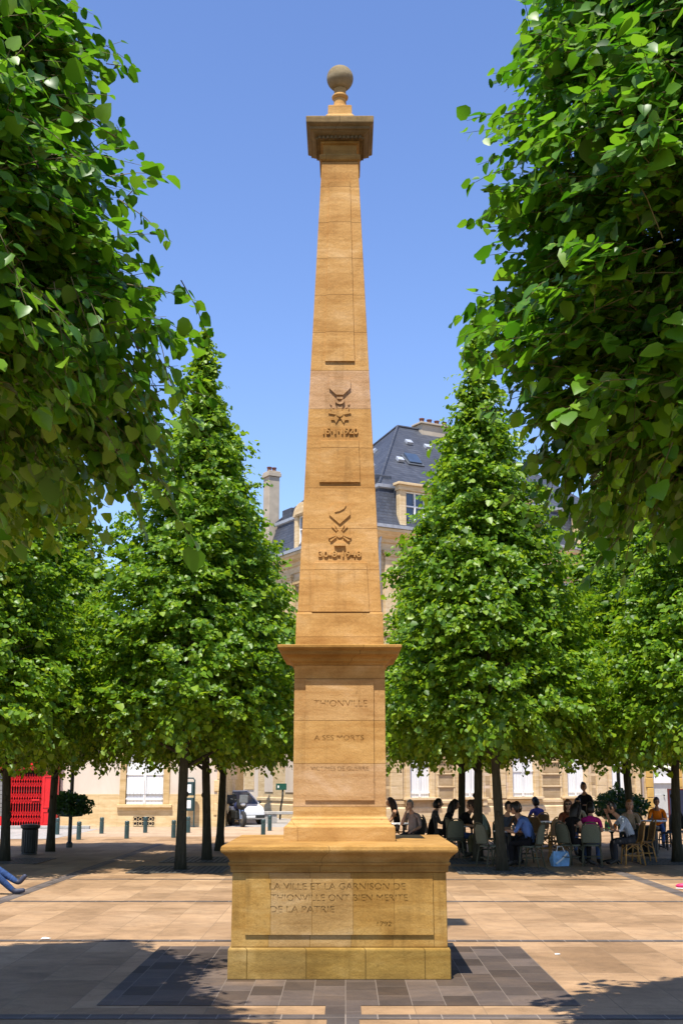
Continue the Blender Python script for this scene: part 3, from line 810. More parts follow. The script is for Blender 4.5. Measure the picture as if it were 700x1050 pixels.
for i, (cx_, h_) in enumerate(zip(cxs, hwd)):
    sb = MB()
    for sx in (-1, 1): sb.box(cx_ + sx * (h_ + .11) - .1, cx_ + sx * (h_ + .11) + .1, -.055, -.002, .98, 3.6, 0, ID)
    sb.box(cx_ - h_ - .21, cx_ + h_ + .21, -.06, -.002, 3.6, 3.85, 0, ID)
    sb.box(cx_ - h_ - .36, cx_ + h_ + .36, -.24, .2, .955, 1.0 + .055, 0, ID)
    if i != 2:
        for sx in (-1, 1): sb.box(cx_ + sx * (h_ + .17) - .11, cx_ + sx * (h_ + .17) + .11, -.2, -.06, .70, .953, 0, ID)
    sb.build('window_surround', M['facade_trim'], bld, bevel=.01)
    if i != 2: MB().box(cx_ - h_ - .05, cx_ + h_ + .05, -.065, -.055, .66, .95, 0, ID).build('recessed_panel', M['facade_dark'], bld)
    shutter_pair(bld, cx_ - h_ + .005, cx_ + h_ - .005, 1.06, 3.1 if i == 2 else 3.54, .10, ID, boards=4, arch=.12 if i == 2 else 0)
    if i == 2: window(bld, cx_ - h_ + .01, cx_ + h_ - .01, 2.7, 3.54, .17, ID, bars=1)
    for z0, z1 in ((5.3, 7.6), (8.95, 11.0)):
        window(bld, cx_ - .55, cx_ + .55, z0, z1, .16, ID)
for u in cys:
    for z0, z1 in ((5.3, 7.6), (8.7, 10.9)):
        window(bld, u - .5, u + .5, z0, z1, .16, ML)
        q = MB()
        for sx in (-1, 1): q.box(u + sx * .6 - .1, u + sx * .6 + .1, -.05, -.002, z0 - .1, z1 + .1, 0, ML)
        q.box(u - .75, u + .75, -.09, -.002, z1 + .1, z1 + .3, 0, ML); q.box(u - .75, u + .75, -.12, -.002, z0 - .24, z0 - .1, 0, ML)
        q.build('window_surround', M['winstone'], bld, bevel=.01)
# left-hand ground storey: shallow blind panels
for u in (1.2, 3.4, 5.6, 7.8, 9.9): MB().box(u - .45, u + .45, -.03, -.002, 1.2, 3.4, 0, ML).build('blind_panel', M['plaster'], bld, bevel=.01)
# roof: steep slate skirt, zinc edge, hipped upper slopes
rf = MB()
rect_ring(rf, [(.1, 12.6), (-.28, 13.3), (-.62, 14.55)])
z1, zr, i1 = 14.66, 19.2, -.55
a_, b_ = (4.78, LY / 2), (LX - 4.78, LY / 2)
vs = [(-i1, -i1, z1), (LX + i1, -i1, z1), (LX + i1, LY + i1, z1), (-i1, LY + i1, z1), (*a_, zr), (*b_, zr)]
rf.add(vs, [(0, 1, 5, 4), (1, 2, 5), (2, 3, 4, 5), (3, 0, 4)])
roof = rf.build('roof', M['slate'], bld)
ze = MB(); rect_ring(ze, [(-.6, 14.5), (-.5, 14.54), (-.48, 14.68), (-.58, 14.7)])
zh = MB(); zh.tube([(-i1, -i1, z1 + .02), (*a_, zr + .02)], .07, 6); zh.tube([(-i1, LY + i1, z1 + .02), (*a_, zr + .02)], .07, 6); zh.tube([(*a_, zr + .02), (*b_, zr + .02)], .08, 6)
zh.build('ridge_cap', M['slate'], roof)
ze.build('zinc_edge', M['zinc'], roof)
def dormer(u, w_, Mx, arch):
    d = MB(); h0, h1 = 12.64, 14.72
    ww = .40
    for sx in (-1, 1): d.box(u + sx * (w_ / 2 - .17) - .17, u + sx * (w_ / 2 - .17) + .17, .0, .3, h0, h1 - .35, 0, Mx)
    d.box(u - w_ / 2 + .34, u + w_ / 2 - .34, .02, .3, h0, h0 + .12, 0, Mx)
    if arch:
        pts = [(u + w_ / 2 * math.cos(t) * 1.06, h1 - .35 + .62 * math.sin(t)) for t in [PI * k / 14 for k in range(15)]]
        d.prism(pts, -.06, .3, 0, Mx)
        d.prism([(u + (w_ / 2 - .22) * math.cos(t), h1 - .30 + .38 * math.sin(t)) for t in [PI * k / 14 for k in range(15)]], -.09, -.061, 0, Mx)
    else:
        d.box(u - w_ / 2 - .06, u + w_ / 2 + .06, -.06, .3, h1 - .35, h1 - .12, 0, Mx); d.box(u - w_ / 2 - .14, u + w_ / 2 + .14, -.14, .35, h1 - .12, h1, 0, Mx)
    o = d.build('dormer', M['facade_trim'], bld, bevel=.015)
    MB().box(u - w_ / 2 + .03, u + w_ / 2 - .03, .3, 1.5, h0 + .1, h1 - .2, 0, Mx).build('dormer_cheek', M['slate'], o)
    f = MB(); a, b, c, e = u - w_ / 2 + .34, u + w_ / 2 - .34, h0 + .12, h1 - .35
    for x0, x1 in ((a, a + .07), (b - .07, b), (u - .035, u + .035)): f.box(x0, x1, .12, .2, c, e, 0, Mx)
    for zz in (c, (c + e) / 2 + .1, e - .07): f.box(a, b, .125, .19, zz, zz + .06, 0, Mx)
    f.build('dormer_window', M['white'], o)
    MB().box(a, b, .2, .21, c, e, 0, Mx).build('dormer_pane', M['glass'], o)
dormer(2.16, 1.75, ID, False); dormer(7.67, 1.75, ID, False); dormer(12.2, 1.75, ID, False)
dormer(4.35, 1.5, ML, True); dormer(8.9, 1.5, ML, True)
# roof hatches and vents on the front slope
def on_slope(x, t):   # t from eave to ridge on the right-hand front
    return Vector((x, -i1 + (LY / 2 + i1) * t, z1 + (zr - z1) * t))
sl = math.atan2(zr - z1, LY / 2 + i1)
def hatch(x, t, w_, h_, d_, mat, name, tip=0.0):
    p = on_slope(x, t); Mx = Matrix.Translation(p) @ Matrix.Rotation(sl + tip, 4, 'X')
    MB().box(-w_ / 2, w_ / 2, 0, h_, .01, d_, 0, Mx).build(name, mat, roof, bevel=.01)
for x, t in ((2.94, .38), (4.5, .70), (5.5, .67), (7.6, .5)): hatch(x, t, .34, .3, .16, M['zinc'], 'roof_vent')
hatch(3.75, .36, .9, .95, .07, M['zinc_dark'], 'skylight_frame'); hatch(3.75, .38, .7, .75, .14, M['glass'], 'skylight', .1)
hs = math.atan2(zr - z1, 4.78 + i1)
for y_, t in ((5.2, .42), (4.3, .25), (5.4, .62), (3.6, .33)):   # vents on the left hip
    p = Vector((-i1 + (4.78 + i1) * t, y_, z1 + (zr - z1) * t)); Mx = Matrix.Translation(p) @ Matrix.Rotation(-hs, 4, 'Y')
    MB().box(0, .3, -.17, .17, .01, .16, 0, Mx).build('roof_vent', M['zinc'], roof, bevel=.01)
for u_ in (1.5, 9.6):
    MB().box(.6, 1.5, u_ - .5, u_ + .5, 14.7, 15.25).build('small_dormer', M['slate'], roof, bevel=.04)
ch = MB(); ch.box(6.0, 7.9, LY / 2 - .35, LY / 2 + .35, 18.6, 19.45); ch.box(5.9, 8.0, LY / 2 - .45, LY / 2 + .45, 19.45, 19.55)
cho = ch.build('chimney', M['chimney'], roof, bevel=.02)
for k in range(4): MB().lathe([(.13, 19.55), (.115, 19.76), (.14, 19.79), (.14, 19.84)], 12, c=(6.25 + .46 * k, LY / 2)).build('chimney_pot', M['terracotta'], cho, smooth=False)
ch = MB(); ch.box(.2, .8, LY - .4, LY + .3, 9.0, 17.2); ch.box(.13, .87, LY - .47, LY + .37, 17.2, 17.4); ch.box(.17, .83, LY - .43, LY + .33, 17.4, 17.5)
cho = ch.build('chimney', M['chimney'], bld, bevel=.02)
for k in range(2): MB().lathe([(.12, 17.5), (.1, 17.68), (.13, 17.71), (.13, 17.76)], 12, c=(.36 + .28 * k, LY - .05)).build('chimney_pot', M['terracotta'], cho)
dp = MB()
for Mx, u in ((ID, .17), (ML, LY - .2)): dp.tube([Mx @ Vector((u, -.09, .2)), Mx @ Vector((u, -.09, 11.9)), Mx @ Vector((u, -.35, 12.5))], .06, 8)
dp.build('drainpipe', M['zinc'], bld, smooth=True)

# --- lower house continuing behind the left wing
rh = thing('rear_house', 'low pale rendered house along the side street behind the white car', 'house', tuple(Matrix.Translation((1.3, 52, 0)) @ Matrix.Rotation(R(30), 4, 'Z') @ Vector((0, LY + .01, 0))), R(30))
q = MB(); MLr = Matrix.Translation((0, 14, 0)) @ Matrix.Rotation(-PI / 2, 4, 'Z')
wall_open(q, 14, 0, 7.2, [(u - .5, u + .5, 4.4, 6.3) for u in (2, 5, 8, 11)], .22, MLr)
q.add([(0, 14, 0), (8, 14, 0), (8, 14, 7.2), (0, 14, 7.2)], [(0, 1, 2, 3)])
q.build('wall', M['plaster'], rh)
for u in (1.2, 3.2, 5.2, 7.2, 9.2, 11.2, 13): MB().box(u - .55, u + .55, -.04, -.002, 1.3, 3.3, 0, MLr).build('blind_panel', M['facade'], rh, bevel=.01)
for u in (2, 5, 8, 11): window(rh, u - .5, u + .5, 4.4, 6.3, .14, MLr)
q = MB(); q.add([(-.4, -.0, 7.2), (-.4, 14.3, 7.2), (4, 14.3, 9.2), (4, 0, 9.2), (8, 14.3, 7.2), (8, 0, 7.2)], [(0, 3, 2, 1), (3, 5, 4, 2), (1, 2, 4), (0, 5, 3)])
q.build('roof', M['slate'], rh)

# --- shop beyond the right end of the corner building
Rm = Matrix.Translation((1.3, 52, 0)) @ Matrix.Rotation(R(30), 4, 'Z')
sh = thing('corner_shop', 'yellow framed doorway of the house beyond the drainpipe at the right frame edge', 'house', tuple(Rm @ Vector((LX + .02, .15, 0))), R(30))
q = MB(); wall_open(q, 9, 0, 9.8, [(.95, 2.45, 0, 3.3), (3.3, 5.2, .6, 3.2)] + [(u - .5, u + .5, 5.0, 7.2) for u in (1.6, 4.2, 6.8)], .25, ID)
q.build('wall', M['facade'], sh)
q = MB()
for k in range(7):
    for x0, x1 in ((.55, .95), (2.45, 2.85)): q.box(x0 - (.06 if k % 2 else 0) * (1 if x0 < 1 else -1) * 1, x1, -.07, .0, .02 + k * .47, .46 + k * .47, 0, ID)
q.box(.5, 2.9, -.1, 0, 3.31, 3.7, 0, ID)
q.build('door_surround', M['yellow_stone'], sh, bevel=.02)
q = MB(); q.box(.96, 2.44, .16, .22, .0, 2.35, 0, ID); q.box(1.05, 1.62, .14, .16, .2, 1.1, 0, ID); q.box(1.78, 2.35, .14, .16, .2, 1.1, 0, ID)
for k in range(5): q.box(.98, 2.42, .15, .2, 2.45 + k * .17, 2.58 + k * .17, 0, ID)
do = q.build('door', M['door_grey'], sh, bevel=.008)
q = MB(); q.prism([(1.0 + .7 - .65 * math.cos(t), 1.62 + .42 * math.sin(t)) for t in [PI - PI * k / 12 for k in range(13)]], .09, .13, 0, ID); q.build('oval_sign', M['white'], do)
MB().ball((1.75, .1, 1.05), .04).build('handle', M['black_metal'], do)
for u in (1.6, 4.2, 6.8): window(sh, u - .5, u + .5, 5.0, 7.2, .14, ID)
window(sh, 3.3, 5.2, .6, 3.2, .14, ID)
q = MB(); q.tube([(.2, -.1, .05), (.2, -.1, 9.5)], .055, 8); q.build('drainpipe', M['white'], sh, smooth=True)
q = MB(); q.add([(0, -.3, 9.8), (9, -.3, 9.8), (9, 5, 12.5), (0, 5, 12.5), (0, 10, 9.8), (9, 10, 9.8)], [(0, 1, 2, 3), (3, 2, 5, 4), (0, 3, 4), (1, 5, 2)]); q.build('roof', M['slate'], sh)
mbd = thing('menu_board', 'dark blue and red menu board standing by the yellow doorway', 'sign', (11.9, 45.0, 0), R(12))
q = MB(); q.box(-.32, .32, -.03, .03, .25, 1.45); q.build('board', M['sign_blue'], mbd, bevel=.01)
q = MB(); q.box(-.36, -.32, -.035, .035, .0, 1.5); q.box(.32, .36, -.035, .035, 0, 1.5); q.box(-.32, .32, -.034, .034, 1.45, 1.5); q.build('frame', plain('dull_red_frame', (.1, .015, .012), .6), mbd)

# --- rendered house with the arched shutter window
YW = 49.16
hs_ = thing('rendered_house', 'pale rendered house with stone base and one white arched shutter window', 'house', (-11.2, YW, 0), 0)
WL = 11.2 - 4.73
a, b = 11.2 - 8.60, 11.2 - 7.165
q = MB(); wall_open(q, WL, 1.25, 7.2, [(a - .02, b + .02, 1.25, 3.05), (1.2, 2.3, 4.4, 6.3), (a + .1, b - .1, 4.4, 6.3), (5.0, 6.1, 4.4, 6.3)], .3, ID)
q.build('wall', M['plaster'], hs_)
q = MB(); wall_open(q, WL, 0, 1.25, [(a - .02, b + .02, .86, 1.25)], .3, Matrix.Translation((0, -.03, 0)))
q.add([(0, -.03, 1.25), (WL, -.03, 1.25), (WL, 0, 1.25), (0, 0, 1.25)], [(0, 1, 2, 3)])
q.add([(WL, -.03, 0), (WL, 9, 0), (WL, 9, 7.2), (WL, -.03, 7.2)], [(0, 1, 2, 3)])
q.add([(a, -.03, .0), (a, -.03, 0), (a, -.03, 0)], [])
q.build('stone_base', M['lowstone'], hs_)
q = MB()   # segmental arched surround
for x0, x1 in ((a - .26, a - .02), (b + .02, b + .26)): q.box(x0, x1, -.055, .1, .86, 2.78, 0, ID)
n = 14
xm = (a + b) / 2; hw_ = (b - a) / 2 + .02
pts = [(xm + hw_ * (1 - 2 * i / n), 2.78 + .22 * (1 - (1 - 2 * i / n) ** 2)) for i in range(n + 1)]
q.prism([(a - .26, 2.78), (a - .26, 3.3), (b + .26, 3.3), (b + .26, 2.78)][::-1][:0] or ([(a - .26, 3.32), (a - .26, 2.781)] + pts[::-1] + [(b + .26, 2.781), (b + .26, 3.32)]), -.055, .1, 0, ID)
q.box(xm - .55, xm + .55, -.085, -.056, 3.32, 3.5, 0, ID); q.box(xm - .14, xm + .14, -.1, -.056, 2.98, 3.319, 0, ID)
q.build('window_surround', M['winstone'], hs_, bevel=.01)
q = MB(); q.box(a - .34, b + .38, -.16, .1, .735, .859); q.build('sill', M['lowstone'], hs_, bevel=.02)
shutter_pair(hs_, a, b, .87, 2.97, .03, ID, arch=.2, boards=5)
for x0, x1 in ((1.2, 2.3), (a + .1, b - .1), (5.0, 6.1)): window(hs_, x0, x1, 4.4, 6.3, .16, ID)
q = MB()
for k in range(8):
    wq = .42 if k % 2 else .3
    q.box(WL - wq, WL + .035, -.065, .01, k * .45 + .005, k * .45 + .44)
q.build('quoin', M['lowstone'], hs_, bevel=.015)
q = MB(); q.box(11.2 - 8.28, 11.2 - 7.48, -.05, -.031, .06, .40); vo = q.build('vent', M['darkinside'], hs_)
q = MB()
for k in range(4):
    x = 11.2 - 8.2 + k * .2
    for z in (.13, .3): 
        q.tube([(x + .07 * math.cos(t), -.06, z + .07 * math.sin(t)) for t in [PI * 2 * j / 10 for j in range(11)]], .012, 5)
q.box(11.2 - 8.3, 11.2 - 7.46, -.07, -.052, .035, .06); q.box(11.2 - 8.3, 11.2 - 7.46, -.07, -.052, .2, .23); q.box(11.2 - 8.3, 11.2 - 7.46, -.07, -.052, .4, .43)
q.build('vent_grille', M['facade'], vo)
q = MB(); q.box(-.2, WL + .2, -.25, .0, 7.2, 7.42); q.build('cornice', M['lowstone'], hs_, bevel=.02)
q = MB(); q.add([(-.2, -.3, 7.42), (WL + .2, -.3, 7.42), (WL + .2, 4.5, 9.0), (-.2, 4.5, 9.0), (WL + .2, 9, 7.42), (-.2, 9, 7.42)], [(0, 1, 2, 3), (3, 2, 4, 5), (1, 4, 2), (0, 3, 5)]); q.build('roof', M['slate'], hs_)

# --- red shop front with folding lattice gate
rs = thing('red_shop', 'bright red wooden shop front with a closed folding lattice gate', 'shop', (-11.22, YW - .25, 0), 0)
q = MB(); wall_open(q, 8, 3.4, 8.2, [(u - .5, u + .5, 4.6, 6.6) for u in (1.5, 4, 6.5)], .22, Matrix.Translation((-8, .1, 0)))
q.build('wall', M['plaster'], rs)
for u in (1.5, 4, 6.5): window(rs, u - 8.5, u - 7.5, 4.6, 6.6, .24, ID)
MB().box(-8, -.02, .9, .95, 0, 3.4).build('interior', M['darkinside'], rs)
def red_panel(x0, x1):
    p = MB(); p.box(x0, x1, -.06, .2, 0, 2.05)
    for z0, z1_ in ((.12, .62), (.74, 1.95)):
        p.box(x0 + .06, x0 + .1, -.085, -.061, z0, z1_); p.box(x1 - .1, x1 - .06, -.085, -.061, z0, z1_); p.box(x0 + .1, x1 - .1, -.085, -.061, z0, z0 + .04); p.box(x0 + .1, x1 - .1, -.085, -.061, z1_ - .04, z1_)
    p.box(x0 - .03, x1 + .03, -.1, .2, 2.05, 2.16); p.box(x0 - .015, x1 + .015, -.09, -.061, 0, .11)
    return p.build('pilaster_panel', M['red'], rs, bevel=.006)
red_panel(-.62, -.02); red_panel(-3.6, -3.2); red_panel(-7.9, -7.3)
q = MB(); q.box(-8, .0, -.14, .2, 2.17, 2.36); q.box(-8, 0, -.09, .18, 2.36, 3.0); q.box(-8, .02, -.2, .2, 3.0, 3.12); q.build('lintel', M['red'], rs, bevel=.01)
q = MB()
for k in range(4):      # splayed red brackets above the gate
    x = -.25 - k * .62
    q.tube([(x, -.16, 2.4), (x - .28, -.42, 3.0)], .05, 6); q.tube([(x - .05, -.16, 2.4), (x + .2, -.42, 2.9)], .035, 6)
q.build('awning_bracket', M['red'], rs)
q = MB()
x0, x1 = -1.83, -.64
nx = 12
for i in range(nx + 1):
    x = x0 + (x1 - x0) * i / nx
    q.box(x - .011, x + .011, -.03, -.012, .04, 2.03)
for zc_ in (.28, .52, .98, 1.2, 1.62, 1.86):
    for i in range(0, nx, 1):
        xa = x0 + (x1 - x0) * i / nx; xb = x0 + (x1 - x0) * (i + 1) / nx
        sg = 1 if i % 2 else -1
        q.tube([(xa, -.036, zc_ - .11 * sg), (xb, -.036, zc_ + .11 * sg)], .011, 4); q.tube([(xa, -.042, zc_ + .11 * sg), (xb, -.042, zc_ - .11 * sg)], .011, 4)
q.box(x0, x1, -.05, .02, 0, .04)
gt_ = q.build('lattice_gate', M['red'], rs)
MB().box(-1.0, -.7, -.075, -.05, 1.0, 1.06).build('bolt', M['red'], gt_, bevel=.005)
q = MB()
for k in range(10): q.box(-3.2, -1.95, .02, .06, .42 + k * .165, .42 + k * .165 + .15)
q.build('roller_shutter', M['shutter_grey'], rs)
q = MB(); q.box(-3.2, -1.9, -.03, .15, 0, .4); q.box(-1.94, -1.85, -.05, .15, 0, 2.17); q.build('stall_riser', M['red'], rs, bevel=.01)
q = MB()
for k in range(10): q.box(-7.3, -3.6, .02, .06, .42 + k * .165, .42 + k * .165 + .15)
q.build('roller_shutter', M['shutter_grey'], rs)
q = MB(); q.add([(-8, -.1, 8.2), (0, -.1, 8.2), (0, 5, 9.4), (-8, 5, 9.4)], [(0, 1, 2, 3)]); q.build('roof', M['slate'], rs)

# ------------------------------------------------------------------ street furniture
bo = thing('bollard', 'dark green bollard at the far left of the two rows, beside the red shop', 'bollard', (0, 0, 0), 0, 'dark green bollards before the houses')
q = MB(); q.lathe([(.074, 0), (.074, .40), (.07, .405)], 18); q.build('post', M['green_metal'], bo, smooth=False)
q = MB(); q.lathe([(.062, .405), (.062, .425)], 18); q.build('neck_groove', M['black_metal'], bo)
q = MB(); q.lathe([(.07, .425), (.074, .43), (.074, .52), (.06, .54), (.02, .548)], 18); q.build('cap', M['green_metal'], bo)
spots = [(-9.72, 42.5, None), (-8.30, 39.25, 'dark green bollard just right of the hanging planter post'), (-8.38, 43.3, 'dark green bollard left of the arched shutter window, in the rear row'),
         (-6.92, 39.9, 'dark green bollard below the left shutter of the arched window'), (-6.99, 44.0, 'dark green bollard in front of the wall vent'),
         (-5.52, 40.5, 'dark green bollard just left of the frontmost left tree trunk'), (-5.49, 44.0, 'dark green bollard at the foot of the parking meter'),
         (-4.11, 41.2, 'dark green bollard between the two rear tree trunks left of the obelisk'), (-2.70, 41.4, 'dark green bollard in front of the grey stone bench, the nearer one'),
         (-2.74, 45.6, 'dark green bollard in front of the grey stone bench, the farther one')]
for i, (x, y, lb) in enumerate(spots):
    o = bo if i == 0 else copy_tree(bo)
    o.location = (x, y, .006)
    if lb: o['label'] = lb

def leaf_ball(name, c, r, n, leaf, mat, seed, parent, flat=.4):
    g = np.random.default_rng(seed)
    d = unit(g.normal(0, 1, (n, 3))); lum = 1 + .16 * np.sin(d[:, 0] * 5 + seed) * np.cos(d[:, 1] * 4) + .1 * np.sin(d[:, 2] * 9 + d[:, 0] * 7)
    rad = (1 - .5 * g.random(n) ** 1.6) * lum
    pos = d * rad[:, None] * np.array(r) + np.array(c)
    pos[:, 2] = np.maximum(pos[:, 2], c[2] - r[2] * flat)
    ld = unit(d + g.normal(0, .7, (n, 3)) + np.array([0, 0, -.3])); nr = unit(d + g.normal(0, .6, (n, 3)) + np.array([0, 0, .6])); nr = unit(nr - ld * (nr * ld).sum(1, keepdims=True))
    wv = np.cross(nr, ld); sz = leaf * np.exp(g.normal(0, .3, n))
    T = np.array([0, 1.0, .14, .66, .14, .66]); W = np.array([0, 0, .4, .3, -.4, -.3])
    V = pos[:, None, :] + sz[:, None, None] * (T[None, :, None] * ld[:, None, :] + W[None, :, None] * wv[:, None, :] + (np.abs(W) * .4)[None, :, None] * nr[:, None, :])
    Fc = np.array([(0, 1, 3, 2), (0, 4, 5, 1)])
    Fi = (np.arange(n)[:, None, None] * 6 + Fc[None]).reshape(-1, 4)
    me = bpy.data.meshes.new(name); me.from_pydata(V.reshape(-1, 3).tolist(), [], Fi.tolist()); me.materials.append(mat)
    return link_mesh(name, me, parent)

def planter_post(x, y, rz, w_, z0, z1, label, seed):
    t = thing('planter_post', label, 'planter', (x, y, 0), rz)
    q = MB(); q.lathe([(.09, 0), (.09, .12), (.055, .16), (.05, 5.2), (.03, 5.3)], 12); q.build('pole', M['black_metal'], t, smooth=False)
    q = MB(); h = z1 - z0
    q.lathe([(.08, z0), (w_ * .34, z0 + .02), (w_ * .44, z0 + h * .3), (w_ * .46, z0 + h * .42), (w_ * .43, z0 + h * .42), (.08, z0 + h * .36)], 20); q.build('basin', M['green_metal'], t)
    leaf_ball('plants', (0, 0, z0 + h * .5), (w_ * .54, w_ * .54, h * .56), 2600, .075, M['leaf_shrub'], seed, t, .5)
    return t
planter_post(-7.64, 34.95, 0, .94, .82, 1.42, 'tall dark post carrying a leafy round planter between the trees on the left', 3)
planter_post(7.75, 35.5, 0, 1.35, .72, 1.50, 'tall dark post carrying a bushy planter behind the cafe tables on the right', 8)

def bin_(x, y, label):
    t = thing('litter_bin', label, 'litter bin', (x, y, .004), R(8), 'dark litter bins under the trees')
    q = MB(); q.lathe([(.20, 0), (.20, .04), (.175, .06), (.19, .60), (.205, .62)], 20)
    for k in range(20):
        a = 2 * PI * k / 20
        q.box(-.02, .02, -.012, .012, .06, .6, 0, Matrix.Rotation(a, 4, 'Z') @ Matrix.Translation((0, .19, 0)))
    q.build('body', M['black_metal'], t)
    q = MB(); q.lathe([(.205, .622), (.245, .65), (.25, .70), (.235, .715), (.12, .735), (.03, .74)], 20); q.build('lid', M['black_metal'], t)
    return t
bin_(-7.98, 31.9, 'dark litter bin between the two leftmost tree trunks'); bin_(7.5, 31.15, 'dark litter bin in front of the man in orange')

pm = thing('parking_meter', 'dark double terminal with two white panels against the rendered house wall', 'parking meter', (-6.07, 48.75, .006), R(-5))
q = MB(); q.tube([(-.2, 0, 0), (-.2, 0, 1.78), (-.14, 0, 1.86), (.14, 0, 1.86), (.2, 0, 1.78), (.2, 0, 0)], .03, 8); q.build('frame', M['green_metal'], pm)
for z0, z1_ in ((.62, 1.12), (1.2, 1.72)):
    q = MB(); q.box(-.17, .17, -.1, .1, z0, z1_); bx_ = q.build('housing', M['green_metal'], pm, bevel=.015)
    MB().box(-.10, .09, -.112, -.101, z0 + .1, z1_ - .1).build('screen', M['paper'], bx_)
gs = thing('sign_box', 'small green box sign on a curved bracket on the wall above the stone bench', 'sign', (-2.95, 57.5, 0), R(20))
q = MB(); q.box(-.24, .24, -.07, .07, 1.33, 1.62); bxs = q.build('box', plain('sign_green', (.01, .085, .06), .4), gs, bevel=.01)
MB().box(-.2, -.12, -.078, -.071, 1.42, 1.53).build('white_mark', M['white'], bxs)
q = MB(); q.tube([(.08, 0, 1.33), (.07, 0, 1.0), (.0, .03, .55), (-.03, .05, 0)], .045, 8); q.build('bracket', M['black_metal'], gs, smooth=True)
bnc = thing('stone_bench', 'grey stone bench on block feet at the mouth of the side street', 'bench', (-2.55, 53.2, .006), R(8))
q = MB(); q.box(-.95, .95, -.24, .24, .36, .48); q.build('seat', M['concrete'], bnc, bevel=.02)
for x in (-.62, .62): MB().box(x - .26, x + .26, -.2, .2, 0, .358).build('foot', M['concrete'], bnc, bevel=.02)

# ------------------------------------------------------------------ parked car and motorbike
car = thing('parked_car', 'white hatchback parked in the side street behind the motorbike', 'car', (-4.62, 52.6, .006), R(205))
car.scale = (.9, .9, .9)
def loft(mb, secs, mi=0):
    n = len(secs[0]); vs = [p for s_ in secs for p in s_]; fs = []
    for i in range(len(secs) - 1):
        for k in range(n - 1): fs.append((i * n + k, i * n + k + 1, (i + 1) * n + k + 1, (i + 1) * n + k))
    fs.append(tuple(range(n))[::-1]); fs.append(tuple(range((len(secs) - 1) * n, len(secs) * n)))
    mb.add(vs, fs, mi)
def csec(y, w_, z0, z1, tw):
    return [(-w_, y, z0), (-w_ * 1.02, y, z0 + (z1 - z0) * .5), (-w_ * .98, y, z1 - .06), (-w_ * tw, y, z1), (w_ * tw, y, z1), (w_ * .98, y, z1 - .06), (w_ * 1.02, y, z0 + (z1 - z0) * .5), (w_, y, z0), (-w_, y, z0)]
q = MB(); loft(q, [csec(-1.95, .70, .3, .8, .9), csec(-1.85, .8, .22, .92, .92), csec(-1.0, .83, .2, .95, .94), csec(.4, .83, .2, .94, .94), csec(1.0, .83, .2, .9, .93), csec(1.6, .80, .22, .80, .9), csec(1.85, .74, .26, .68, .88), csec(1.93, .66, .32, .58, .85)])
body = q.build('body', M['car_white'], car, bevel=.03, seg=3)
def rsec(y, wb_, wt, z0, z1): return [(-wb_, y, z0), (-wt, y, z1), (wt, y, z1), (wb_, y, z0), (-wb_, y, z0)]
q = MB(); q.add([(-.78, -1.88, .93), (.78, -1.88, .93), (.78, .98, .90), (-.78, .98, .90), (-.58, -1.55, 1.46), (.58, -1.55, 1.46), (.58, .05, 1.46), (-.58, .05, 1.46)],
       [(0, 1, 5, 4), (1, 2, 6, 5), (2, 3, 7, 6), (3, 0, 4, 7)]); q.build('glazing', M['glass'], car)
q = MB(); q.box(-.6, .6, -1.6, .08, 1.455, 1.5); q.build('roof', M['car_white'], car, bevel=.03)
q = MB()
for sx in (-1, 1):
    q.tube([(sx * .79, 1.0, .91), (sx * .585, .05, 1.47)], .035, 6); q.tube([(sx * .78, -1.88, .93), (sx * .585, -1.57, 1.47)], .05, 6); q.tube([(sx * .8, -.55, .93), (sx * .6, -.6, 1.47)], .035, 6)
q.build('pillar', M['car_white'], car)
for sx in (-1, 1):
    q = MB(); q.ball((sx * .56, 1.74, .66), (.17, .13, .09), 12, 8); q.build('headlight', M['lamp'], car, smooth=True)
    q = MB(); q.ball((sx * .93, .72, .98), (.1, .06, .075), 10, 6); q.build('wing_mirror', M['black_metal'], car, smooth=True)
q = MB(); q.box(-.72, .72, 1.86, 1.975, .3, .44); q.build('bumper', M['black_metal'], car, bevel=.03)
q = MB(); q.box(-.26, .26, 1.976, 1.985, .32, .42); q.build('number_plate', M['paper'], car)
def wheel(parent, x, y, r, wd):
    Mx = Matrix.Translation((x, y, r)) @ Matrix.Rotation(PI / 2, 4, 'Y')
    q = MB(); q.lathe([(r * .62, -wd / 2), (r * .93, -wd / 2), (r, -wd * .3), (r, wd * .3), (r * .93, wd / 2), (r * .62, wd / 2)], 24, 0, Mx); wo = q.build('wheel', M['tyre'], parent, smooth=False)
    q = MB(); q.lathe([(r * .6, -wd * .52), (r * .2, -wd * .55), (r * .2, wd * .55), (r * .6, wd * .52)], 16, 0, Mx); q.build('rim', M['chrome'], wo)
for sx in (-1, 1):
    for y in (1.2, -1.25): wheel(car, sx * .76, y, .29, .18)

mt = thing('motorbike', 'dark motorbike parked in front of the white car', 'motorbike', (-4.28, 49.6, .01), R(205))
for y in (.68, -.68): wheel(mt, 0, y, .3, .12)
q = MB(); q.tube([(0, .68, .3), (0, .5, .72), (0, .42, .98)], .045, 8); q.tube([(.09, .68, .3), (.09, .45, .9)], .03, 6); q.tube([(-.09, .68, .3), (-.09, .45, .9)], .03, 6); q.build('fork', M['chrome'], mt)
q = MB(); q.ball((0, .12, .78), (.16, .34, .17), 12, 8); q.build('tank', plain('bike_blue', (.02, .03, .09), .25), mt, smooth=True)
q = MB(); q.box(-.17, .17, -.3, .3, .28, .62); q.build('engine', M['black_metal'], mt, bevel=.05)
q = MB(); q.ball((0, -.42, .82), (.15, .42, .07), 12, 8); q.build('saddle', M['tyre'], mt, smooth=True)
q = MB(); q.ball((0, .5, .86), (.2, .2, .24), 14, 10); q.build('fairing', M['black_metal'], mt, smooth=True)
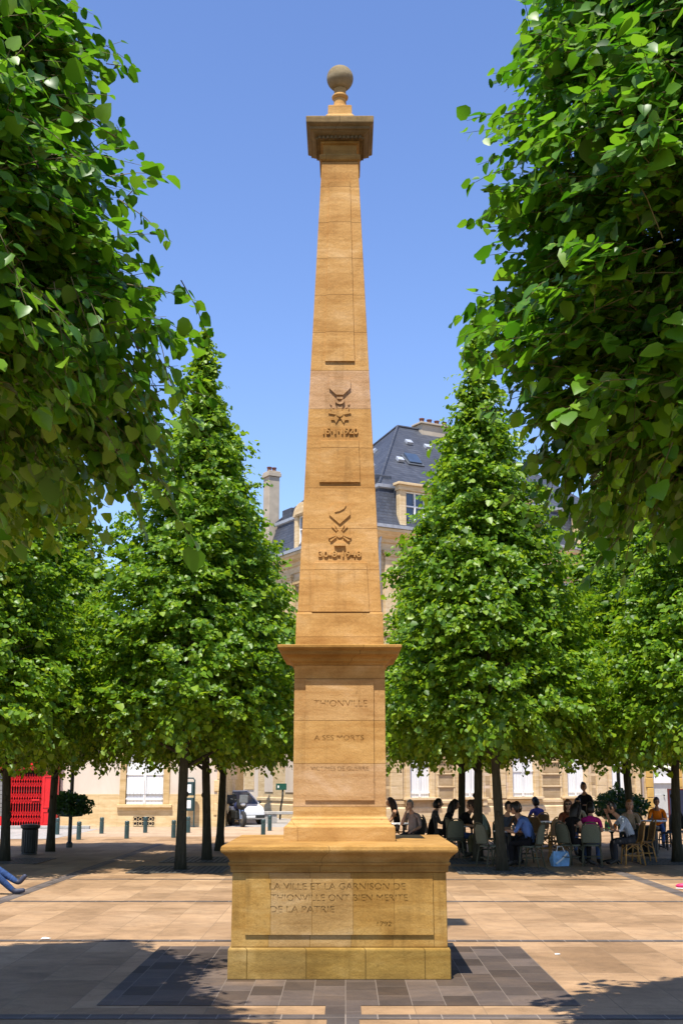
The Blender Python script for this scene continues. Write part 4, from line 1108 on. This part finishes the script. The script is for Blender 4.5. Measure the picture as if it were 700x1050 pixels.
q = MB(); q.ball((0, .68, .86), (.11, .05, .08), 12, 8); q.build('headlight', M['lamp'], mt, smooth=True)
q = MB(); q.box(-.17, .17, .47, .49, 1.0, 1.3, 0, Matrix.Translation((0, .15, -.03)) @ Matrix.Rotation(-.1, 4, 'X')); q.build('windscreen', M['clear_glass'], mt, bevel=.01)
q = MB(); q.tube([(-.38, .3, 1.06), (-.2, .4, 1.02), (.2, .4, 1.02), (.38, .3, 1.06)], .018, 6); q.tube([(-.25, .4, 1.0), (-.3, .42, 1.2)], .012, 5); q.tube([(.25, .4, 1.0), (.3, .42, 1.2)], .012, 5); q.build('handlebar', M['black_metal'], mt)
q = MB(); q.ball((-.3, .42, 1.24), (.07, .03, .05), 8, 6); q.ball((.3, .42, 1.24), (.07, .03, .05), 8, 6); q.build('mirror', M['black_metal'], mt)
q = MB(); q.box(-.22, .22, -.95, -.6, .85, 1.2); q.build('top_box', M['black_metal'], mt, bevel=.04)

# ------------------------------------------------------------------ cafe furniture
CG = 'rattan cafe chairs on the terrace'
def chair_meshes(kind):
    fr, wv = {'olive': ('rattan_dark', 'weave_grey'), 'honey': ('rattan_tan', 'weave_brown'), 'black': ('black_metal', 'weave_black')}[kind]
    out = []
    q = MB()
    q.lathe([(.20, .425), (.215, .43), (.215, .455), (.2, .462)], 20); out.append(('seat', q.mesh('seat', M[wv]), []))
    q = MB(); n = 8       # curved woven back panel
    vs = []; fs = []
    for j in range(7):
        z = .50 + .38 * j / 6
        for i in range(n + 1):
            t = (i / n - .5) * 2
            hw2 = .19 * (1 - .28 * max(0, (j - 4) / 2) ** 2)
            x = hw2 * t; y = -.235 - .06 * (z - .45) / .4 + .05 * t * t
            vs.append((x, y, z + (.02 * (1 - t * t) if j == 6 else 0)))
    for j in range(6):
        for i in range(n): fs.append((j * (n + 1) + i, j * (n + 1) + i + 1, (j + 1) * (n + 1) + i + 1, (j + 1) * (n + 1) + i))
    k0 = len(vs); vs += [(x, y - .014, z) for x, y, z in vs]; fs += [tuple(k0 + i for i in f[::-1]) for f in fs]
    q.add(vs, fs); out.append(('backrest', q.mesh('backrest', M[wv], True), []))
    q = MB()
    pts = [(-.19, -.15, .44), (-.205, -.2, .56), (-.205, -.225, .72), (-.175, -.262, .86), (-.1, -.298, .925), (0, -.31, .94), (.1, -.298, .925), (.175, -.262, .86), (.205, -.225, .72), (.205, -.2, .56), (.19, -.15, .44)]
    q.tube(pts, .016, 7); q.tube([(-.19, -.215, .5), (0, -.262, .5), (.19, -.215, .5)], .013, 6)
    out.append(('back_frame', q.mesh('back_frame', M[fr], True), []))
    for sx in (-1, 1):
        for y0, y1 in ((.17, .21), (-.15, -.23)):
            q = MB(); q.tube([(sx * .17, y0, .44), (sx * .195, (y0 + y1) / 2, .22), (sx * .205, y1, 0)], .0165, 7); out.append(('leg', q.mesh('leg', M[fr], True), []))
    q = MB(); q.tube([(.2 * math.cos(t), .2 * math.sin(t), .2) for t in [2 * PI * k / 14 for k in range(15)]], .011, 6)
    for sx in (-1, 1): q.tube([(sx * .19, .19, .33), (sx * .12, .15, .43)], .01, 5); q.tube([(sx * .2, -.19, .3), (sx * .19, 0, .43)], .01, 5); q.tube([(sx * .2, .2, .3), (sx * .19, .02, .43)], .01, 5)
    out.append(('stretcher', q.mesh('stretcher', M[fr], True), []))
    return out
CH = {k: chair_meshes(k) for k in ('olive', 'honey', 'black')}
def chair(x, y, rz, kind, label):
    t = thing('cafe_chair', label, 'chair', (x, y, .004), R(rz), CG)
    for nm, me, _ in CH[kind]: link_mesh(nm, me, t)
    return t
def fwd(rz): return Vector((-math.sin(R(rz)), math.cos(R(rz)), 0))
q = MB(); q.lathe([(.335, .715), (.35, .72), (.35, .742), (.34, .748)], 32); t_top = q.mesh('tabletop', M['white'])
q = MB(); q.lathe([(.035, .03), (.03, .1), (.028, .66), (.06, .70), (.2, .714)], 14); t_col = q.mesh('pedestal', M['black_metal'])
q = MB()
for k in range(3):
    a = 2 * PI * k / 3 + .4
    q.tube([(0, 0, .1), (.2 * math.cos(a), .2 * math.sin(a), .06), (.32 * math.cos(a), .32 * math.sin(a), .015)], [.025, .02, .018], 7)
t_foot = q.mesh('foot', M['black_metal'])
def table(x, y, label):
    t = thing('cafe_table', label, 'table', (x, y, .004), random.random() * 2, 'round white cafe tables')
    for nm, me in (('tabletop', t_top), ('pedestal', t_col), ('foot', t_foot)): link_mesh(nm, me, t)
    return t
def X(px, y): return (px - 354.0) * y / 1279.0
table(X(520, 27.9), 27.9, 'round white table in front of the man in the blue shirt')
table(X(624, 28.35), 28.35, 'round white table with green bottles beside the woman in magenta')
table(X(482, 30.7), 30.7, 'round white table between the man in black and the man in pale green')
table(X(563, 33.6), 33.6, 'sunlit white table behind the honey coloured chairs in the middle of the terrace')
table(X(667, 34.3), 34.3, 'white table in front of the man in orange')
table(X(413, 32.2), 32.2, 'white table between the woman in the black vest and the man in grey')
def bottle(x, y, mat, h, r, label, cat):
    t = thing(cat.replace(' ', '_'), label, cat, (x, y, .7525), 0)
    if cat == 'bottle': q = MB(); q.lathe([(r, 0), (r, h * .55), (r * .4, h * .72), (r * .36, h), (r * .42, h)], 12)
    else: q = MB(); q.lathe([(r * .8, 0), (r, h), (r * .93, h), (r * .75, .01)], 12)
    q.build('vessel' if cat != 'bottle' else 'glass', mat, t, smooth=False)
    if cat == 'bottle': q = MB(); q.lathe([(r * 1.02, h * .2), (r * 1.02, h * .45)], 12); q.build('paper_band', M['paper'] if mat is not M['bottle'] else M['green_metal'], t)
tx, ty = X(624, 28.35), 28.35
bottle(tx - .14, ty - .1, M['bottle'], .27, .036, 'taller green bottle on the table by the woman in magenta', 'bottle')
bottle(tx - .05, ty + .08, M['bottle'], .22, .034, 'shorter green bottle behind the taller one on the table by the woman in magenta', 'bottle')
bottle(tx + .16, ty - .06, M['bottle'], .18, .036, 'small green bottle next to the orange drink', 'bottle')
bottle(tx + .06, ty - .12, M['orange_drink'], .12, .035, 'glass of orange drink on the table with green bottles', 'glass')
bottle(X(520, 27.9) + .08, 27.8, M['clear_glass'], .12, .034, 'clear tumbler on the table of the man in blue', 'glass')
bottle(X(482, 30.7) - .05, 30.55, M['clear_glass'], .12, .034, 'clear tumbler on the table of the man in black', 'glass')
q = MB(); q.box(-.15, .1, -.2, .12, 0, .006, 0, Matrix.Rotation(.4, 4, 'Z')); po = q.build('paper_menu', M['paper']); po.location = (X(667, 34.3), 34.2, .7525); tag(po, 'white paper menu lying on the table of the man in orange', 'menu')
bgt = thing('carrier_bag', 'pale blue and white carrier bag on the ground beside the woman in black', 'bag', (X(570, 27.7), 27.7, .004), R(20))
q = MB(); loft(q, [[(-.19, -.08, 0), (.17, -.09, 0), (.18, .09, 0), (-.17, .08, 0), (-.19, -.08, 0)], [(-.21, -.1, .16), (.2, -.11, .14), (.2, .1, .17), (-.2, .1, .15), (-.21, -.1, .16)], [(-.17, -.05, .32), (.19, -.06, .30), (.18, .04, .33), (-.14, .05, .31), (-.17, -.05, .32)]])
q.build('sack', M['bag_blue'], bgt, bevel=.02)
q = MB(); q.tube([(-.1, -.06, .31), (-.07, -.05, .41), (.05, -.05, .42), (.1, -.06, .3)], .012, 6); q.tube([(-.15, -.12, .06), (.0, -.125, .16), (.12, -.12, .27)], .02, 6); q.build('strap', M['paper'], bgt)

# ------------------------------------------------------------------ people
SK = {k: plain('skin_' + k, c, .55, var=.06) for k, c in dict(light=(.56, .32, .22), mid=(.46, .25, .15), tan=(.38, .19, .10)).items()}
HAIR = {k: plain('hair_' + k, c, .5, var=.25, scale=40) for k, c in dict(black=(.012, .009, .008), brown=(.045, .022, .012), auburn=(.13, .04, .015), ginger=(.34, .13, .04), grey=(.2, .18, .16)).items()}
CL = {}
def cloth(name, c):
    if name not in CL:
        t = NT(name + '_cloth'); co = t.coord()
        a = t.noise(t.mapping(co, scale=(1, 1, .6)), 11, 4, .55, 1.4); b_ = t.noise(co, 4, 3)
        t.bump(a, .9, .03)
        CL[name] = t.done(t.ramp(b_, [(.3, tuple(x * .75 for x in c)), (.7, tuple(min(1, x * 1.2) for x in c))]), .88, .12)
    return CL[name]
EYE = plain('eye_dark', (.02, .015, .012), .3); LIP = plain('lip', (.3, .08, .07), .6); SHOE = plain('dark_shoe', (.03, .025, .02), .6)

def skin_body(edges, pts, rad, root):
    me = bpy.data.meshes.new('tmp'); names = list(pts)
    me.from_pydata([pts[n] for n in names], [(names.index(a), names.index(b)) for a, b in edges], [])
    o = bpy.data.objects.new('tmp', me); COL.objects.link(o)
    md = o.modifiers.new('skin', 'SKIN'); md.use_smooth_shade = True
    sv = me.skin_vertices[0].data
    for i, n in enumerate(names):
        r = rad[n]; sv[i].radius = r if hasattr(r, '__len__') else (r, r); sv[i].use_root = (n == root)
    o.modifiers.new('sub', 'SUBSURF').levels = 2
    o.modifiers['sub'].render_levels = 2
    bpy.context.view_layer.update()
    dg = bpy.context.evaluated_depsgraph_get()
    res = bpy.data.meshes.new_from_object(o.evaluated_get(dg))
    bpy.data.objects.remove(o, do_unlink=True)
    return res

def person(x, y, rz, label, shirt, trousers, skin='light', hair='brown', style='short', pose='sit', lean=.15, arms='table', sleeve=.5, turn=0, glasses=False, scale=1.0, over=None, bare_legs=False, z=0.004, shoe=None):
    t = thing('person', label, 'person', (x, y, z), R(rz))
    t.scale = (scale,) * 3
    J = {}
    if pose == 'sit':
        J['pel'] = (0, -.06, .53); J['sp1'] = (0, -.07 + lean * .15, .72); J['sp2'] = (0, -.06 + lean * .5, .93); J['nk'] = (0, -.04 + lean * .78, 1.06); J['hd'] = (0, -.02 + lean * .95, 1.13)
        for s_, sx in (('l', -1), ('r', 1)):
            J['hip' + s_] = (sx * .10, -.03, .52); J['kn' + s_] = (sx * .13, .38, .50); J['an' + s_] = (sx * .13, .36, .10); J['to' + s_] = (sx * .15, .53, .035)
    else:
        J['pel'] = (0, 0, .93); J['sp1'] = (0, 0, 1.12); J['sp2'] = (0, .0, 1.32); J['nk'] = (0, .01, 1.46); J['hd'] = (0, .02, 1.53)
        for s_, sx in (('l', -1), ('r', 1)):
            J['hip' + s_] = (sx * .09, 0, .88); J['kn' + s_] = (sx * .1, .02, .48); J['an' + s_] = (sx * .1, -.02, .08); J['to' + s_] = (sx * .12, .15, .03)
    sp2 = Vector(J['sp2'])
    for s_, sx in (('l', -1), ('r', 1)):
        J['cl' + s_] = tuple(sp2 + Vector((sx * .09, 0, .05)))
        sh_ = sp2 + Vector((sx * .175, 0, .055)); J['sh' + s_] = tuple(sh_)
        mode = arms if isinstance(arms, str) else arms[0 if sx < 0 else 1]
        if mode == 'table': el = sh_ + Vector((sx * .06, .12, -.25)); wr = el + Vector((-sx * .06, .23, .03)); wr.z = max(wr.z, .775) if pose == 'sit' else wr.z
        elif mode == 'lap': el = sh_ + Vector((sx * .07, .05, -.27)); wr = el + Vector((-sx * .1, .2, -.08))
        elif mode == 'chin': el = sh_ + Vector((sx * .02, .2, -.22)); wr = Vector(J['hd']) + Vector((sx * .05, .12, -.04))
        elif mode == 'tray': el = sh_ + Vector((sx * .08, .02, -.28)); wr = el + Vector((-sx * .05, .24, .05))
        elif mode == 'up': el = sh_ + Vector((sx * .1, .2, -.12)); wr = el + Vector((-sx * .06, .14, .2))
        J['el' + s_] = tuple(el); J['wr' + s_] = tuple(wr)
    if over: J.update(over)
    rad = dict(pel=(.155, .12), sp1=(.135, .105), sp2=(.15, .105), nk=(.055, .055), hd=(.05, .05))
    E_ = [('pel', 'sp1'), ('sp1', 'sp2'), ('sp2', 'nk'), ('nk', 'hd')]
    for s_ in 'lr':
        rad.update({'hip' + s_: .095, 'kn' + s_: .07, 'an' + s_: .05, 'to' + s_: .04, 'cl' + s_: .08, 'sh' + s_: .062, 'el' + s_: .042, 'wr' + s_: .029})
        E_ += [('pel', 'hip' + s_), ('hip' + s_, 'kn' + s_), ('kn' + s_, 'an' + s_), ('an' + s_, 'to' + s_), ('sp2', 'cl' + s_), ('cl' + s_, 'sh' + s_), ('sh' + s_, 'el' + s_), ('el' + s_, 'wr' + s_)]
    me = skin_body(E_, J, rad, 'pel')
    V3 = {k: Vector(v) for k, v in J.items()}
    def seg_d(p, a, b):
        ab = b - a; u = max(0, min(1, (p - a).dot(ab) / max(ab.length_squared, 1e-9))); return (p - a - ab * u).length, u
    reg = []
    for a, b in E_: reg.append((a, b))
    mats = [SK[skin], shirt, trousers, shoe or SHOE, EYE, LIP]
    vs = [v.co.copy() for v in me.vertices]; mis = []; fs = []
    for p in me.polygons:
        c = p.center; best = None
        for a, b in reg:
            d_, u = seg_d(c, V3[a], V3[b])
            if best is None or d_ < best[0]: best = (d_, a, b, u)
        _, a, b, u = best
        mi = 1
        if a in ('nk',): mi = 0
        elif a == 'sp2' and b == 'nk': mi = 0 if u > .72 else 1
        elif a[:2] == 'sh': mi = 1 if u < sleeve * 2 else 0
        elif a[:2] == 'el': mi = 1 if u < sleeve * 2 - 1 else 0
        elif a == 'pel' and b == 'sp1': mi = 2 if u < .12 else 1
        elif a == 'pel' or a[:3] == 'hip': mi = 2
        elif a[:2] == 'kn': mi = 0 if bare_legs and u > .2 else (2 if u < .9 else 3)
        elif a[:2] == 'an': mi = 3
        if sleeve <= 0.02 and (a[:2] == 'cl' and u > .7): mi = 0
        mis.append(mi); fs.append(tuple(p.vertices))
    q = MB(); q.v = [tuple(v) for v in vs]; q.f = [list(f) for f in fs]; q.m = mis
    bpy.data.meshes.remove(me)
    # head
    hc = V3['hd'] + Vector((0, .025, .10))
    HM = Matrix.Translation(hc) @ Matrix.Rotation(R(turn), 4, 'Z') @ Matrix.Rotation(-lean * .6, 4, 'X')
    hb = MB(); hb.ball((0, 0, 0), (.076, .096, .122), 18, 14)
    hv = []
    for vx, vy, vz in hb.v:
        if vz < 0: f_ = 1 + vz * 2.3; vx *= f_; vy = vy * (1 + vz * .9) + (-vz) * .16
        hv.append((vx, vy, vz))
    q.add(hv, hb.f, 0, HM)
    q.add([(0, .092, .035), (-.018, .098, -.03), (.018, .098, -.03), (0, .128, -.028), (0, .095, -.045)], [(0, 1, 3), (0, 3, 2), (1, 4, 3), (3, 4, 2)], 0, HM)
    for sx in (-1, 1):
        q.ball((sx * .031, .088, .012), (.013, .008, .008), 8, 6, 4, HM); q.ball((sx * .078, -.005, -.005), (.012, .024, .035), 8, 6, 0, HM)
        q.box(sx * .031 - .017, sx * .031 + .017, .088, .096, .032, .038, 4, HM)
    q.ball((0, .098, -.062), (.026, .009, .008), 8, 6, 5, HM)
    # hands: palm, four unequal fingers and a thumb, slightly curled
    for s_, sx in (('l', -1), ('r', 1)):
        a, b = V3['el' + s_], V3['wr' + s_]
        d_ = (b - a).normalized(); up_ = Vector((0, 0, 1)) if abs(d_.z) < .85 else Vector((0, 1, 0))
        sd_ = d_.cross(up_).normalized(); n_ = sd_.cross(d_).normalized()
        HMx = Matrix((( sd_.x, d_.x, n_.x, b.x), (sd_.y, d_.y, n_.y, b.y), (sd_.z, d_.z, n_.z, b.z), (0, 0, 0, 1)))
        q.ball((0, .05, 0), (.040, .058, .017), 10, 8, 0, HMx)
        for i, (fx, fl) in enumerate(((-.029, .068), (-.010, .078), (.010, .073), (.028, .056))):
            q.tube([(fx, .085, 0), (fx * 1.15, .09 + fl * .5, -.006), (fx * 1.1, .085 + fl * .95, -.026)], [.0095, .0085, .006], 6, 0, True, HMx)
        q.tube([(-sx * .03, .03, -.004), (-sx * .056, .06, -.012), (-sx * .058, .092, -.02)], [.012, .010, .007], 6, 0, True, HMx)
    bd = q.build('body', mats, t, smooth=True)
    # hair
    h = MB()
    hr = MB(); hr.ball((0, -.012, .018), (.086, .105, .122), 18, 14)
    keep = [i for i, v in enumerate(hr.v)]
    vs2 = [Vector(v) for v in hr.v]
    for f in hr.f:
        c = sum((vs2[i] for i in f), Vector()) / len(f)
        if c.y > .045 and c.z < .07: continue
        if c.z < (-.06 if style != 'short' else -.045) and c.y > -.04: continue
        h.add([vs2[i] for i in f], [tuple(range(len(f)))], 0, HM)
    if style == 'long':
        h.tube([(0, -.05, .06), (0, -.085, -.05), (0, -.10, -.16), (0, -.095, -.27), (0, -.085, -.34)], [.07, .09, .095, .085, .04], 12, 0, True, HM)
        for sx in (-1, 1): h.tube([(sx * .055, .0, .09), (sx * .085, .0, -.02), (sx * .085, -.02, -.13), (sx * .075, -.03, -.22)], [.03, .032, .032, .015], 8, 0, True, HM)
    elif style == 'bob':
        h.tube([(0, -.04, .06), (0, -.07, -.04), (0, -.07, -.12)], [.08, .095, .07], 12, 0, True, HM)
    elif style == 'bun':
        h.ball((0, -.10, .09), .05, 10, 8, 0, HM)
    h.build('hair', HAIR[hair], t, smooth=True)
    if glasses:
        g_ = MB()
        for sx in (-1, 1):
            g_.ball((sx * .034, .1, .014), (.028, .008, .02), 10, 6, 0, HM); g_.tube([(sx * .06, .095, .018), (sx * .08, .0, .02)], .004, 5, 0, True, HM)
        g_.build('sunglasses', M['black_metal'], t)
    return t

def seated(px, y, rz, label, *a, kind='olive', cl=None, **k):
    p = person(X(px, y), y, rz, label, *a, **k)
    c = Vector((X(px, y), y, 0)) - fwd(rz) * .04
    chair(c.x, c.y, rz, kind, cl)
    return p
BLK = cloth('black', (.014, .013, .014)); DRK = cloth('charcoal', (.035, .035, .04)); JEAN = cloth('denim', (.06, .10, .22))
seated(540, 27.2, 62, 'man in a mid blue shirt seated with his back turned at a shaded table', cloth('blue_shirt', (.12, .21, .48)), BLK, 'mid', 'black', 'short', lean=.34, kind='olive', cl='olive rattan chair under the man in the blue shirt')
seated(531, 28.75, 150, 'brown haired person facing the man in the blue shirt', cloth('brown_top', (.10, .06, .04)), DRK, 'mid', 'brown', 'bob', cl='olive chair on the far side of the blue shirted man\'s table')
seated(517, 28.8, 200, 'dark dressed person half hidden by the trunk before the cafe', cloth('slate_top', (.07, .08, .10)), DRK, 'mid', 'black', 'short', cl='olive chair hidden behind the front tree trunk of the cafe')
seated(497, 30.45, 75, 'man in a pale green shirt leaning over a table behind the tree trunk', cloth('pale_green', (.26, .31, .25)), cloth('khaki', (.14, .13, .07)), 'mid', 'brown', 'short', lean=.38, arms=('table', 'table'), sleeve=.5, cl='olive chair under the man in pale green')
seated(470, 30.6, -75, 'man in a black T-shirt and jeans leaning forward with bent arms', BLK, JEAN, 'mid', 'black', 'short', lean=.38, arms=('chin', 'table'), sleeve=.45, cl='olive chair under the man in black T-shirt and jeans')
seated(457, 31.3, -95, 'long haired woman all in black, seated behind a pale chair back', BLK, BLK, 'mid', 'black', 'long', lean=.22, sleeve=1, cl='black chair under the long haired woman in black', kind='black')
seated(446, 32.6, -90, 'person in a dark grey top seated sideways with short black hair', cloth('grey_dark', (.08, .075, .075)), DRK, 'mid', 'black', 'bob', lean=.08, sleeve=1, cl='black chair under the person in the dark grey top', kind='black')
seated(422, 30.8, 150, 'grey haired man in a mauve grey shirt with his hand at his chin', cloth('mauve_grey', (.34, .27, .26)), DRK, 'light', 'grey', 'short', lean=.12, arms=('lap', 'chin'), sleeve=.5, turn=10, kind='black', cl='black chair under the grey haired man')
seated(405, 34.3, 88, 'long haired woman in a black vest with bare arms beside the pedestal', BLK, BLK, 'tan', 'brown', 'long', lean=.15, sleeve=0, kind='honey', cl='honey rattan chair under the woman in the black vest')
seated(549, 35.2, 25, 'dark haired person in a violet blue top with back turned, in full sun', cloth('violet_blue', (.10, .10, .42)), JEAN, 'mid', 'black', 'bob', lean=.1, kind='honey', cl='honey chair under the person in violet blue')
seated(580, 31.6, 175, 'auburn haired woman wearing dark sunglasses', cloth('rust_top', (.33, .10, .05)), JEAN, 'light', 'auburn', 'long', lean=.12, sleeve=.3, glasses=True, kind='honey', cl='honey chair under the woman in sunglasses')
seated(589, 33.8, 185, 'dark haired man with sunglasses behind the auburn haired woman', cloth('cream', (.5, .42, .3)), DRK, 'tan', 'black', 'short', glasses=True, kind='honey', cl='honey chair under the man behind the auburn haired woman')
seated(583, 27.7, -58, 'long haired woman in a black dress with bare arms at the front table', BLK, BLK, 'light', 'black', 'long', lean=.2, sleeve=.08, arms=('lap', 'table'), kind='olive', cl='olive rattan chair under the woman in the black dress')
seated(603, 27.75, -12, 'woman in a magenta top seen from behind, dark wavy hair', cloth('magenta', (.42, .015, .17)), JEAN, 'light', 'black', 'bob', lean=.18, sleeve=.3, kind='olive', cl='grey backed rattan chair under the woman in magenta')
seated(642, 28.1, 92, 'man in a white and blue shirt leaning on the table with bottles', cloth('white_blue', (.50, .56, .66)), cloth('dark_trousers', (.04, .04, .045)), 'mid', 'black', 'short', lean=.4, arms=('table', 'chin'), sleeve=.55, kind='honey', cl='honey rattan chair under the man in the white and blue shirt')
seated(643, 31.2, 170, 'ginger haired woman seated behind the man in white and blue', cloth('sand', (.4, .3, .2)), DRK, 'light', 'ginger', 'bob', kind='olive', cl='olive chair under the ginger haired woman')
seated(671, 35.1, 165, 'man in a bright orange T-shirt reading at a sunny table', cloth('orange', (.85, .20, .012)), JEAN, 'tan', 'brown', 'short', lean=.3, turn=15, sleeve=.45, kind='olive', cl='olive chair under the man in orange')
person(X(598, 34.6), 34.6, 140, 'waiter in a black T-shirt standing among the tables', BLK, BLK, 'tan', 'brown', 'bun', pose='stand', arms=('tray', 'lap'), sleeve=.42, turn=40)
for px, y, rz, kd, lb in ((500, 27.35, -62, 'olive', 'empty olive rattan chair between the two front tree trunks of the cafe'), (463, 29.9, 10, 'olive', 'empty chair with a pale rounded back in front of the woman in black'),
                          (557, 30.9, 60, 'honey', 'empty sunlit honey chair behind the man in the blue shirt'), (569, 29.3, 75, 'honey', 'empty dark backed honey chair left of the woman in the black dress'),
                          (550, 32.6, -40, 'honey', 'empty honey chair at the sunlit middle table'), (570, 34.3, 120, 'honey', 'empty honey chair on the far side of the sunlit middle table'),
                          (659, 35.0, -70, 'honey', 'empty honey chair left of the man in orange'), (682, 33.8, 110, 'black', 'empty black chair right of the man in orange'), (688, 34.9, 150, 'black', 'empty black chair farthest right on the terrace'),
                          (655, 29.0, 95, 'honey', 'empty brown backed chair behind the man in white and blue'), (434, 31.6, 60, 'black', 'empty black chair right of the grey haired man')):
    chair(X(px, y), y, rz, kd, lb)

# legs stretched out at the left edge: a person sitting on a stone block beside the plaza
blk = MB(); blk.box(-.5, .5, -.3, .3, 0, .4); bo_ = blk.build('stone_block', M['concrete'], bevel=.03); bo_.location = (-6.5, 21.0, 0); tag(bo_, 'low stone block seat under the person in jeans at the left edge', 'seat')
person(-6.32, 21.0, -82, 'person in blue jeans with stretched crossed legs at the left frame edge', cloth('navy', (.04, .05, .12)), cloth('blue_jeans', (.03, .06, .15)), 'light', 'brown', 'short', lean=-.3, arms='lap', z=-.06,
       over=dict(knl=(-.06, .50, .48), anl=(.02, .90, .24), tol=(.04, 1.02, .38), knr=(.08, .46, .44), anr=(.06, .84, .11), tor=(.07, 1.02, .13)), shoe=plain('navy_sneaker', (.03, .035, .06), .6))
ps = thing('pink_shoe', 'bright pink shoe lying on the paving at the right frame edge', 'shoe', (5.86, 22.1, .004), R(70))
q = MB(); q.ball((0, 0, .05), (.045, .13, .045), 12, 8); q.ball((0, -.07, .08), (.04, .06, .05), 10, 8); q.build('upper', M['pink'], ps, smooth=True)
q = MB(); q.ball((0, 0, .012), (.047, .135, .012), 12, 6); q.build('sole', M['paper'], ps)
for x, y, lb in ((-3.6, 15.4, 'scrap of white paper on the sunlit paving left of the obelisk'), (2.32, 14.1, 'scrap of white paper near the dark apron right of the obelisk')):
    q = MB(); q.add([(-.09, -.05, .004), (.08, -.06, .012), (.1, .05, .004), (-.07, .06, .02), (0, 0, .03)], [(0, 1, 4), (1, 2, 4), (2, 3, 4), (3, 0, 4)]); q.add([(-.09, -.05, .002), (.08, -.06, .008), (.1, .05, .002), (-.07, .06, .014)], [(3, 2, 1, 0)])
    o = q.build('paper_scrap', M['paper']); o.scale = (.6, .6, .6) if x < 0 else (.35, .35, .35); o.location = (x, y, .004); tag(o, lb, 'litter')
